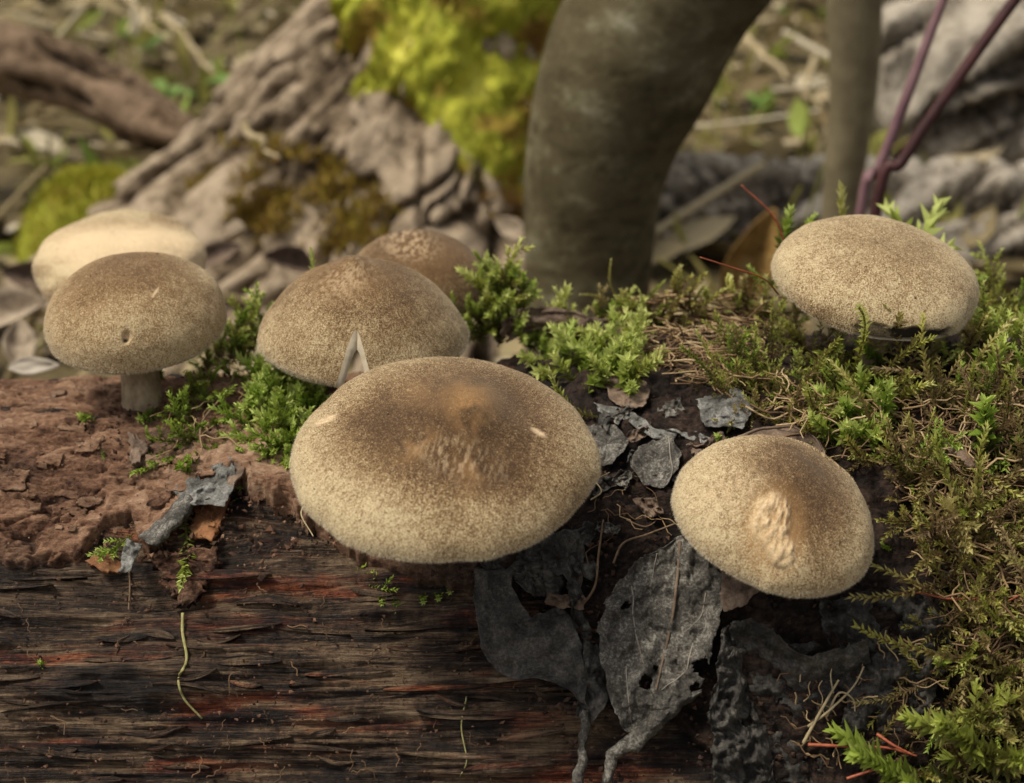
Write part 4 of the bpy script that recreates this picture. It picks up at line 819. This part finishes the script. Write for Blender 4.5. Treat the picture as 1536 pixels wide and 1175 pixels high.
def strand(name, label, cat, pts, r, m, lift=.06, off=0.0, sides=7, n=40, dys=None, group=None, taper=.6):
    P = []
    for i, p in enumerate(pts):
        h = (hit_real([p[0]], [p[1]])[0] if off < -.2 else surf(p[0], p[1], off)) if dys is None or dys[i] is None else at(p[0], p[1], dys[i]); P.append(h - nrm(h - CAM) * (lift if len(p) < 3 else p[2]))
    c = smooth_path(np.array(P), n)
    if off < -.2:                            # drape over the ridges of the wood
        cu_, cv_ = proj(c); hr = hit_real(cu_, cv_); far = np.linalg.norm(c - CAM, axis=1) > np.linalg.norm(hr - CAM, axis=1) - r
        c = np.where(far[:, None], hr - nrm(hr - CAM) * (r + .01), c)
    V, Q, T = tube(c, np.linspace(r, r * taper, n) * (1 + .25 * (fbm(np.arange(n) * .5, 3., float(len(label))) - .5)), sides)
    return tag(obj(name, V, Q, T, M[m], None, c[0]), label, cat, group)
strand('rootlet', 'pale yellow green rootlet dangling down the bare wood', 'rootlet', [(274, 920, .1), (274, 950), (280, 990), (268, 1018), (276, 1048), (303, 1078)], .028, 'root', off=-.28, lift=.05)
sprig('thin leafy moss stem trailing over the rough bark flake', (276, 766), (267, 888), WIG, .18, -.15, -1.75, 99, 0)
strand('rootlet', 'grey rootlet under the tiny pale scrap', 'rootlet', [(194, 850, .1), (195, 880), (193, 915)], .02, 'twig', off=-.28)
strand('rootlet', 'fine vertical rootlet on the wood below the charcoal leaf', 'rootlet', [(700, 1045), (692, 1090), (700, 1140), (690, 1165)], .016, 'root', off=-.28)
strand('rootlet', 'forked tan rootlet beside the left rim of the largest mushroom', 'rootlet', [(478, 742, .1), (452, 768, .1), (470, 805, .12)], .018, 'straw')
strand('rootlet', 'bent tan rootlet touching the right rim of the largest mushroom', 'rootlet', [(886, 750, .2), (902, 738, .22), (893, 722, .2)], .014, 'straw')
strand('twig', 'thin brown twig bridging from litter to the scarred mushroom', 'twig', [(920, 845, .15), (935, 815, .2), (970, 802, .25), (1012, 786, .3)], .022, 'twig')
strand('twig', 'forked brown twig leaning across the dark litter', 'twig', [(868, 915, .15), (892, 880, .2), (898, 830, .25), (905, 780, .2)], .024, 'twig')
strand('twig', 'short tan twig in the dark litter near the veined leaf', 'twig', [(940, 780, .12), (965, 790, .15), (980, 785, .12), (985, 778, .1)], .014, 'twig')
strand('twig', 'curved grey twig in shade under the small domed mushroom', 'twig', [(355, 575, .5), (330, 600, .6), (305, 630, .6), (300, 655, .4), (304, 672, .3)], .028, 'twig')
strand('twig', 'dark twig lying between the split mushroom and bark', 'twig', [(370, 555, .2), (395, 585, .2), (425, 605, .2)], .025, 'twig')
strand('red_seta', 'red stalk slanting up left of the torn edged mushroom', 'moss stalk', [(1182, 380), (1160, 325), (1112, 278)], .026, 'red', dys=[26.5, 26.5, 26.5])
strand('red_seta', 'thin red stalk reaching out left below the torn edged mushroom', 'moss stalk', [(1168, 442), (1145, 418), (1100, 402), (1050, 386)], .018, 'red', dys=[24.6, 24.4, 24.2, 24.0])
strand('red_seta', 'long wavy red stalk across the dark slope', 'moss stalk', [(1342, 892, .35), (1380, 889, .4), (1420, 898, .45), (1465, 898, .5), (1500, 905, .5), (1540, 888, .5)], .022, 'red')
strand('red_seta', 'thick red stalk above the large blurred moss shoot', 'moss stalk', [(1212, 1117, .4), (1280, 1120, .5), (1330, 1122, .6), (1375, 1134, .6)], .026, 'red')
strand('red_seta', 'short red stalk crossing the thick red stalk', 'moss stalk', [(1315, 1101, .6), (1340, 1118, .7), (1368, 1132, .7)], .026, 'red')
strand('red_seta', 'red stalk below the large blurred moss shoot', 'moss stalk', [(1270, 1168, .5), (1310, 1155, .6), (1340, 1146, .6)], .024, 'red')
strand('straw', 'pale straw lying in the right slope moss', 'straw', [(1512, 718, .4), (1545, 708, .5)], .03, 'straw')
for i, pts in enumerate([[(1205, 1115, .2), (1235, 1060, .35), (1258, 1020, .4)], [(1212, 1090, .2), (1245, 1065, .35), (1280, 1030, .3), (1296, 1000, .3)], [(1240, 1075, .2), (1258, 1040, .35), (1280, 1050, .3), (1282, 1078, .2)], [(1250, 1040, .3), (1246, 1015, .3), (1248, 1000, .3)]]):
    strand('rootlet', ['thick tan rootlet of the bundle in the dark hollow', 'long tan rootlet of the bundle with forked tip', 'looped tan rootlet of the bundle', 'short thin tan rootlet of the bundle'][i], 'rootlet', pts, [.028, .022, .02, .014][i], 'straw')
cs = thing('capsule_stalk', 'thin dark moss stalk with black capsule on the right slope', 'moss stalk', surf(1495, 590))
p = smooth_path([surf(1495, 592), at(1498, 570, 22.6), at(1505, 545, 22.5), at(1511, 518, 22.4)], 20); V, Q, T = tube(p, .014, 6); obj('stalk', V, Q, T, M['black'], cs)
p = smooth_path([at(1511, 519, 22.4), at(1513, 512, 22.4), at(1517, 506, 22.4)], 8); V, Q, T = tube(p, [.02, .045, .06, .06, .055, .045, .03, .015], 8); obj('capsule', V, Q, T, M['black'], cs)
# crumbs
def crumbs(label, poly, n, size, seed, off=0.0, rr=(0, 1.0)):
    rg = np.random.default_rng(seed); pts = region(poly, n, rg); H = hit(pts[:, 0], pts[:, 1], off); N = lnormal(H); mb = MB()
    for h, nn in zip(H, N):
        V, T = crumb(h + nn * rg.uniform(-.05, .10), size[0] + (size[1] - size[0]) * rg.random() ** 3, rg, rg.uniform(.4, 1)); mb.add(V, None, T, rnd=rg.uniform(*rr))
    return tag(mb.build('crumbs', M['crumb'], None, H.mean(0), smooth=False, kind='stuff'), label, 'crumbs', None, 'stuff')
crumbs('dark crumbs of rotten bark around the broken bark edge', [(130, 780), (360, 700), (520, 820), (400, 880), (330, 830), (150, 850)], 520, (.015, .09), 1, -.15, (.1, .9))
crumbs('brown crumbs and frass scattered on the bare wood', [(0, 860), (330, 870), (680, 900), (880, 1090), (880, 1175), (0, 1175)], 1900, (.008, .055), 2, -.3, (.0, .7))
crumbs('black soil crumbs in the litter under the mushrooms', [(620, 850), (900, 560), (1050, 600), (1340, 900), (1420, 1000), (1300, 1175), (880, 1175), (720, 900)], 2600, (.012, .085), 3, .04, (.0, .38))
crumbs('soil crumbs in shade under the small domed mushroom', [(110, 640), (180, 590), (390, 540), (400, 640), (230, 720), (150, 690)], 420, (.012, .07), 4, .02, (.0, .5))
crumbs('fine bark dust on the bare bark', [(0, 570), (180, 570), (340, 700), (140, 800), (0, 830)], 420, (.008, .035), 5, .03, (.2, 1))

# ------------------------------------------------------------------ background: stump, trunk, logs, stems, litter
def furrow(a, b, seed, ka, kb, sharp=.22):
    w = fbm(a * ka * .5, b * kb * 1.2, seed + 3., 2) * 1.4
    n = np.abs(fbm(a * ka + w, b * kb + w * .5, seed, 3) - .5) * 2
    return ss(0, sharp, n) * (.75 + .5 * fbm(a * ka * 2, b * kb * 3, seed + 7., 2))
# stump with a long root to the left
sc = np.array([-3.0, 74.0]); ph = np.linspace(math.pi / 2, 2.5 * math.pi, 420, endpoint=False); zz = np.linspace(-3, 44, 240); ZZ, PHI = np.meshgrid(zz, ph, indexing='ij')
lob = np.exp(-((np.angle(np.exp(1j * (PHI - math.radians(192)))) / .75) ** 2)); lob2 = np.exp(-((np.angle(np.exp(1j * (PHI - math.radians(262)))) / .9) ** 2)); lob3 = np.exp(-((np.angle(np.exp(1j * (PHI - math.radians(20)))) / .7) ** 2))
dz = np.maximum(15 - ZZ, 0); RR = 5.2 + lob * .98 * dz + lob2 * .55 * dz + lob3 * .16 * dz + .01 * dz ** 2
big_ = ss(6, 14, RR); fu = furrow(PHI, ZZ, 3., 4.5, .12, .2) * (1 - big_) + big_ * furrow(PHI, ZZ, 5., 6.5, .16, .2); R0 = RR; brk = furrow(PHI + .05 * fbm(PHI * 8, ZZ * .4, 9., 2), ZZ, 8., 4.0, .30, .16); fu = fu * (.35 + .65 * np.clip(brk, 0, 1)); RR = RR + 1.7 * (fu - .5) + 1.5 * (fbm(PHI * 8, ZZ * .42, 2., 4, .6) - .5)
SP = np.stack([sc[0] + RR * np.cos(PHI), sc[1] + RR * np.sin(PHI), ZZ], -1)
stump = thing('stump', 'furrowed grey brown tree stump base with spreading root behind the mushrooms', 'stump', (sc[0], sc[1], 0))
obj('trunk', SP.reshape(-1, 3), grid_faces(len(zz), len(ph), True), None, M['stump'], stump, attrs={'ridge': np.clip(fu, 0, 1).reshape(-1)})
U, V = proj(SP); 
inm = np.minimum(ss(525, 570, U + 40 * (fbm(PHI * 9, ZZ * .6, 1., 3) - .5) * 2), ss(0, 60, (60 + 190 * ss(560, 800, U) + 90) - V + 80 * (fbm(PHI * 8, ZZ * .8, 4., 3) - .5)))
inm = np.where(np.sin(PHI) > .45, 0, inm); cu = 1.1 * inm + 2.2 * (fbm(PHI * 3.6, ZZ * .5, 6., 4, .55) - .5) * inm
S0 = np.stack([sc[0] + R0 * np.cos(PHI), sc[1] + R0 * np.sin(PHI), ZZ], -1); CP = S0 * inm[..., None] ** .5 + SP * (1 - inm[..., None] ** .5) + np.stack([np.cos(PHI), np.sin(PHI), .5 + 0 * PHI], -1) * cu[..., None]
kf = (inm > .02); GFc = grid_faces(len(zz), len(ph), True); kk = kf.reshape(-1)[GFc].all(1); GFc = GFc[kk]; used = np.unique(GFc); mp = np.zeros(SP.shape[0] * SP.shape[1], int); mp[used] = np.arange(len(used))
rnd = np.clip(.48 + 1.6 * (fbm(PHI * 4.5, ZZ * .65, 8., 4) - .5) - .3 * (1 - inm), 0, 1)
mc = thing('moss_cushion', 'thick yellow green moss cushion covering the top of the furrowed stump', 'moss', CP.reshape(-1, 3)[used].mean(0))
obj('cushion', CP.reshape(-1, 3)[used], mp[GFc], None, M['cushion'], mc, attrs={'rnd': rnd.reshape(-1)[used]})
rg = np.random.default_rng(8); ii = rg.choice(used, 9000); b0 = CP.reshape(-1, 3)[ii] + rg.normal(0, .06, (9000, 3)); nn = np.stack([np.cos(PHI), np.sin(PHI), .5 + 0 * PHI], -1).reshape(-1, 3)[ii]
dd = nrm(nn + rg.normal(0, .5, (9000, 3))) * rg.uniform(.3, .9, (9000, 1)); sd = nrm(np.cross(dd, rg.normal(0, 1, (9000, 3)))) * .09
obj('moss_blades', np.stack([b0 - sd, b0 + sd, b0 + dd], 1).reshape(-1, 3), None, np.arange(27000).reshape(-1, 3), M['cushion'], mc, attrs={'rnd': np.repeat(np.clip(rnd.reshape(-1)[ii] + rg.normal(.08, .15, 9000), 0, 1), 3)}, smooth=False, kind='stuff')
def blades(label, pts, thick, n, seed, mname, size=(.4, 1.0), name='moss', rr=(.3, .9)):
    rg = np.random.default_rng(seed); P = pts[rg.integers(0, len(pts), n)] + rg.normal(0, thick, (n, 3)) * np.array([1, 1, .35])
    d = nrm(rg.normal(0, .6, (n, 3)) + np.array([0, 0, 1])) * rg.uniform(*size, (n, 1)); s_ = nrm(np.cross(d, rg.normal(0, 1, (n, 3)))) * rg.uniform(.06, .14, (n, 1))
    o = obj(name, np.stack([P - s_, P + s_, P + d], 1).reshape(-1, 3), None, np.arange(3 * n).reshape(-1, 3), M[mname], None, P.mean(0), {'rnd': np.repeat(rg.uniform(*rr, n), 3)}, smooth=False)
    return tag(o, label, 'moss', None, 'stuff')
# brownish moss lower on the root
sel = SP.reshape(-1, 3)[(ell(U, V, 430, 300, 140, 70, 15, .5) * (np.sin(PHI) < .3) * ss(.42, .52, fbm(PHI * 9, ZZ * .7, 33., 3)) > .3).reshape(-1)]
blades('rust brown moss on the root of the stump', sel, .3, 2800, 4, 'cushion', (.3, .9), rr=(.02, .3))
# grey trunk
def woody(name, label, cat, pts, m, sides=28, n=70, amp=.05, kf=.8, seed=1., ridge=False, sink=True, ym=None, child=None):
    P = np.array([[*at(u, v, y), r * px(u, v, y)] for u, v, y, r in pts])
    if sink: P = np.vstack([P, [P[-1, 0], P[-1, 1], -2.0, P[-1, 3] * 1.12]])
    c = smooth_path(P, n); V, Q, T = tube(c[:, :3], c[:, 3], sides); body = V[:n * sides].reshape(n, sides, 3); ax = c[:, None, :3]
    th = np.arange(sides) / sides * 2 * math.pi; tl = np.r_[0, np.cumsum(np.linalg.norm(np.diff(c[:, :3], axis=0), axis=1))]
    C_, S_ = np.cos(th)[None], np.sin(th)[None]; rad = c[:, 3][:, None]
    if ridge:
        a_, b_ = np.arctan2(S_, C_) * np.ones_like(rad), tl[:, None] * np.ones_like(C_); rr = furrow(C_ * 1.5 + 0 * b_ + 3 * (S_ > 0), b_ * .12 + S_ * 1.2, seed, ridge[0], ridge[1], .3); dsp = amp * (rr - .5) + amp * .8 * (fbm(C_ * 3, S_ * 3, b_ * .5, 3) - .5)
    else: rr = .5 + 0 * rad * C_; dsp = amp * 2 * (fbm(C_ * kf * 1.5 + seed, S_ * kf * 1.5, tl[:, None] * kf * .25, 4) - .5)
    body = body + nrm(body - ax) * dsp[..., None]; V[:n * sides] = body.reshape(-1, 3); at_ = {'ridge': np.r_[np.clip(rr, 0, 1).ravel(), .5, .5]}
    org = c[-1, :3] if sink else c[0, :3]
    o = obj(name, V, Q, T, M[m], None, org, at_); return tag(o, label, cat)
woody('tree_trunk', 'smooth grey young tree trunk curving to the right behind the log', 'tree trunk',
      [(1320, -420, 45, 140), (1190, -250, 45, 142), (1062, -100, 45, 140), (992, 0, 45, 134), (944, 100, 45, 130), (906, 200, 45, 113), (888, 300, 45, 101), (879, 450, 45, 94), (880, 520, 45, 96)], 'trunk', 40, 110, .10, 1.2, 2.)
woody('sapling', 'thin olive brown sapling stem in front of the old logs', 'sapling', [(1312, -300, 56, 46), (1300, -100, 56, 44), (1283, 0, 56, 42), (1282, 100, 56, 38), (1274, 200, 56, 33), (1262, 300, 56, 28), (1256, 400, 56, 28)], 'sapling', 20, 50, .06, 1., 5.)
woody('cane', 'pinkish purple bramble cane leaning right above the torn edged mushroom', 'cane', [(1490, -180, 40, 7), (1415, 0, 40, 7), (1362, 140, 40, 8), (1318, 255, 40, 8), (1288, 340, 40, 8)], 'cane_pink', 10, 40, .01, 1., 6.)
woody('cane', 'dark maroon bramble cane leaning right beside the pinkish cane', 'cane', [(1660, -180, 39, 9), (1522, 0, 39, 9), (1425, 135, 39, 9), (1355, 240, 39, 9), (1310, 340, 39, 9)], 'cane_dark', 10, 40, .01, 1., 7.)
woody('dead_branch', 'thick dead branch with pale upper side reaching in from the left to the stump', 'branch', [(-420, -40, 84, 46), (-200, 20, 84, 46), (-60, 70, 84, 46), (40, 96, 84, 46), (130, 130, 84, 42), (205, 175, 83, 42), (262, 205, 82, 36), (312, 232, 82, 20)], 'branch', 30, 120, .7, 1., 9., ridge=(1.4, .9), sink=False)
woody('old_log', 'low pale old log lying across behind the torn edged mushroom', 'log', [(930, 372, 78, 108), (1060, 368, 78, 118), (1250, 372, 78, 118), (1450, 378, 78, 116), (1750, 400, 78, 116), (2100, 420, 78, 110)], 'oldlog', 90, 220, 1.5, 1., 11., ridge=(1.9, 2.6), sink=False)
woody('old_log', 'thick cracked old log with deep furrows beyond the low pale log', 'log', [(1290, 118, 98, 132), (1420, 112, 98, 140), (1600, 108, 98, 142), (1900, 108, 98, 140), (2300, 110, 98, 138)], 'oldlog', 90, 180, 2.8, 1., 13., ridge=(1.5, 1.3), sink=False)
# dry stems standing or lying around
def stick(label, pts, r, m, name='dry_stem'):
    P = np.array([at(*p) for p in pts]); c = smooth_path(P, 24); V, Q, T = tube(c + .8 * (np.stack([fbm(np.linspace(0, 4, 24), 1., float(len(label)) + q) for q in (0, 5, 9)], 1) - .5), np.linspace(r * .75, r * .25, 24), 7); return tag(obj(name, V, Q, T, M[m], None, c[0]), label, 'stem')
stick('pale dry stem leaning across the ground above the dead branch', [(150, -40, 120), (215, 25, 112), (250, 60, 105)], .35, 'straw')
stick('tan dry stem slanting down behind the stump root', [(245, 20, 110), (290, 75, 105), (318, 115, 100)], .42, 'straw')
stick('pale dead twig lying on the stump root', [(360, 180, 58), (395, 215, 57), (425, 245, 56)], .28, 'straw')
stick('tan twig fork beside the curved grey trunk', [(1105, 40, 120), (1150, 90, 112), (1185, 118, 105)], .55, 'straw')
stick('thin pale twig crossing behind the sapling', [(1225, 90, 110), (1205, 140, 105), (1240, 165, 100)], .40, 'straw')
stick('upright straw beside the sapling', [(1225, 260, 85), (1240, 200, 85), (1252, 165, 85)], .38, 'straw')
stick('pale straw on the right side of the sapling', [(1300, 245, 80), (1306, 200, 80), (1298, 170, 80)], .32, 'straw')
stick('slim stem standing by the stump top', [(470, 0, 130), (490, 50, 125), (495, 90, 120)], .35, 'straw')
stick('fine horizontal twig behind the sapling', [(1110, 175, 105), (1180, 165, 105), (1250, 150, 105)], .28, 'straw')
# scattered leaf litter and herbs
def leafy(P, d, up, L, w, curl, rg):
    s_ = nrm(np.cross(up, d)); t = np.array([0, .25, .55, .8, 1.0]); ww = np.array([.05, .8, 1, .6, .02]) * w
    c = P + np.outer(t * L, d) + np.outer(curl * L * (t - .5) ** 2, up); l = c - np.outer(ww, s_) + np.outer(ww * .35, up); r = c + np.outer(ww, s_) + np.outer(ww * .35, up)
    V = np.stack([l, c, r], 1).reshape(-1, 3); return V, grid_faces(5, 3)
rg = np.random.default_rng(15); mb = MB(); n = 4200
xy = np.stack([rg.uniform(-85, 85, n), 36 + 175 * rg.random(n) ** 1.1], 1)
for x_, y_ in xy:
    z_ = float(ground_z(x_, y_)); d = nrm(rg.normal(0, 1, 3) * np.array([1, 1, .25])); up = nrm(rg.normal(0, .35, 3) + np.array([0, 0, 1])); up = nrm(up - d * (up @ d))
    L = rg.uniform(1.8, 5.5); Vv, Qv = leafy(np.array([x_, y_, z_ + rg.uniform(.1, 1.0)]), d, up, L, L * rg.uniform(.16, .3), rg.uniform(-.6, .9), rg); mb.add(Vv, Qv, None, rnd=np.clip(rg.normal(.48, .24), 0, 1))
tag(mb.build('leaf_litter', M['litter'], None, (0, 80, 0), kind='stuff'), 'carpet of dry fallen leaves on the forest floor', 'leaf litter', None, 'stuff')
mb = MB(); n = 1500
for q in range(n):
    x_, y_ = rg.uniform(-95, 95), 55 + 170 * rg.random(); z_ = float(ground_z(x_, y_)); hgt = rg.uniform(1.5, 7); d = nrm(rg.normal(0, .55, 3) + np.array([0, 0, 1])); b = np.array([x_, y_, z_])
    Vv, Qv = leafy(b + d * hgt * .4, nrm(d + rg.normal(0, .6, 3)), nrm(rg.normal(0, 1, 3)), rg.uniform(1.5, 4.5), rg.uniform(.25, .8), .5, rg); mb.add(Vv, Qv, None, rnd=np.clip(rg.normal(.4, .25), 0, 1))
    p = b + np.outer(np.linspace(-.2, 1, 5), d * hgt) + np.outer(np.linspace(0, 1, 5) ** 2, rg.normal(0, .6, 3)); Vt, Qt, Tt = tube(p, .10, 3, False); mb.add(Vt, Qt, None, rnd=rg.uniform(0, .5))
tag(mb.build('ground_herbs', M['herb'], None, (0, 100, 0), kind='stuff'), 'low green and olive herbs growing on the forest floor', 'herbs', None, 'stuff')
mb = MB()
for q in range(420):
    x_, y_ = rg.uniform(-95, 95), 45 + 170 * rg.random(); z_ = float(ground_z(x_, y_)); L = rg.uniform(4, 16); d = nrm(rg.normal(0, 1, 3) * np.array([1, 1, .35]) + np.array([0, 0, .15])); b = np.array([x_, y_, z_ + .5])
    p = b + np.outer(np.linspace(0, 1, 8), d * L) + np.outer(np.sin(np.linspace(0, 3, 8)), rg.normal(0, .7, 3)); Vt, Qt, Tt = tube(p, rg.uniform(.08, .3), 5, False); mb.add(Vt, Qt, None, rnd=rg.uniform(.2, 1.0))
tag(mb.build('twig_litter', M['litter'], None, (0, 100, 0), kind='stuff'), 'dry twigs and stalks strewn over the forest floor', 'twigs', None, 'stuff')
def plant(label, u, v, y, n, L, seed):
    rg = np.random.default_rng(seed); b = at(u, v, y); base = np.array([b[0], b[1], float(ground_z(b[0], b[1]))]); t = thing('seedling', label, 'seedling', base)
    p = smooth_path([base, (base + b) / 2 + rg.normal(0, .3, 3), b], 10); Vt, Qt, Tt = tube(p, .12, 6); obj('stem', Vt, Qt, Tt, M['green'], t)
    for k in range(n):
        d = nrm(np.array([math.cos(k * 2.4), math.sin(k * 2.4), rg.uniform(.1, .6)])); up = nrm(np.array([0, 0, 1.]) - d * d[2]); Vv, Qv = leafy(b - np.array([0, 0, rg.uniform(0, 1)]), d, up, L * rg.uniform(.8, 1.2), L * .3, -.5, rg); obj('leaf', Vv, Qv, None, M['green'], t)
plant('bright green seedling between the dead branch and the stump', 352, 128, 98, 6, 2.2, 1)
plant('low green seedling right above the dead branch', 248, 132, 98, 5, 2.0, 2)
plant('green seedling further back on the left', 218, 62, 120, 5, 2.2, 3)
plant('small green seedling beneath the sapling', 1150, 232, 92, 5, 1.8, 4)
plant('small green seedling next to the curved trunk', 1135, 150, 100, 4, 1.6, 5)
# moss hummock on the left, orange leaf, pale chips
hp = at(140, 290, 72); th_ = np.linspace(0, 2 * math.pi, 60, endpoint=False); rr_ = np.linspace(0, 1, 24); R_, T_ = np.meshgrid(rr_, th_, indexing='ij')
HB = np.stack([hp[0] + 4.6 * R_ * np.cos(T_), hp[1] + 3.2 * R_ * np.sin(T_), -1 + (hp[2] + 2.0) * np.sqrt(np.clip(1 - R_ ** 2, 0, 1)) + .8 * (fbm(R_ * np.cos(T_) * 3, R_ * np.sin(T_) * 3, 2., 3) - .5) * (1 - R_)], -1)
hm = thing('moss_hummock', 'low yellow green moss hummock left of the stump root', 'moss', (hp[0], hp[1], 0)); obj('mound', HB.reshape(-1, 3), grid_faces(24, 60, True), None, M['cushion'], hm, attrs={'rnd': np.clip(.35 + .8 * (fbm(HB[..., 0] * .8, HB[..., 1] * .8, 3., 3) - .4), 0, 1).reshape(-1)})
k_ = rg.integers(0, 24 * 60, 3000); b0 = HB.reshape(-1, 3)[k_] + rg.normal(0, .08, (3000, 3)); dd = nrm(rg.normal(0, .5, (3000, 3)) + np.array([0, -.2, 1])) * rg.uniform(.3, .8, (3000, 1)); sd = nrm(np.cross(dd, rg.normal(0, 1, (3000, 3)))) * .09
obj('moss_blades', np.stack([b0 - sd, b0 + sd, b0 + dd], 1).reshape(-1, 3), None, np.arange(9000).reshape(-1, 3), M['cushion'], hm, attrs={'rnd': np.repeat(np.clip(rg.normal(.68, .2, 3000), 0, 1), 3)}, smooth=False, kind='stuff')
def loose_leaf(label, u, v, y, L, w, d, up, m, seed, group=None, curl=.5, name='fallen_leaf'):
    rg = np.random.default_rng(seed); P = at(u, v, y); d = nrm(np.array(d, float)); up = nrm(np.array(up, float)); up = nrm(up - d * (up @ d)); s_ = np.cross(up, d); t = np.linspace(0, 1, 16)[:, None]; s = np.linspace(-1, 1, 9)[None]
    ww = w * np.sin(np.pi * np.clip(t, .02, .99) ** .8) ** .8
    G = P + ((t - .5) * L)[..., None] * d + (s * ww)[..., None] * s_ + (curl * w * (s ** 2) * ww / w + .25 * curl * L * (t - .5) ** 2 + .12 * L * (fbm(t * 3, s * 2, float(seed), 2) - .5))[..., None] * up
    V, F, _, _ = sheet(G, .03); return tag(obj(name, V, F, None, m, None, P), label, 'leaf', group)
loose_leaf('orange brown leaf standing behind the moss left of the torn edged mushroom', 1128, 385, 52, 4.2, 1.0, (.35, 0, 1), (0, -1, .2), M['leaf_orange'], 1)
loose_leaf('pale whitish leaf behind the bare bark at the left end', 52, 549, 31, 1.2, .22, (1, .1, .0), (0, -.7, .7), M['stone'], 2, curl=.2)
for i, (lab, u, v, y, L, mm) in enumerate([
    ('broad tan leaf on the litter left of the bleached mushroom', 22, 470, 44, 2.6, 'leaf_tan'), ('pale leaf tip just above the bare bark beside the bleached mushroom', 30, 520, 40, 1.8, 'leaf_tan'),
    ('curled pale leaf on the litter above the bleached mushroom', 45, 420, 52, 2.2, 'leaf_brown'), ('pale curled leaf lying against the stump root', 355, 355, 52, 2.0, 'leaf_tan'),
    ('small tan leaf between the bleached mushroom and the stump', 330, 385, 50, 1.8, 'leaf_brown'), ('pinkish leaf at the foot of the stump beside the grey trunk', 765, 345, 50, 1.5, 'leaf_tan'),
    ('brown leaf in the gap behind the split mushroom', 430, 395, 46, 1.8, 'leaf_brown')]):
    loose_leaf(lab, u, v, y, L, L * .26, (math.cos(i * 1.7), math.sin(i * 1.7) * .5, .35), (.3 * math.sin(i * 2.3), -.6, .7), M[mm], 20 + i, 'loose leaves behind the log', curl=.9)
for o in bpy.data.objects:
    if '_o' in o: del o['_o']
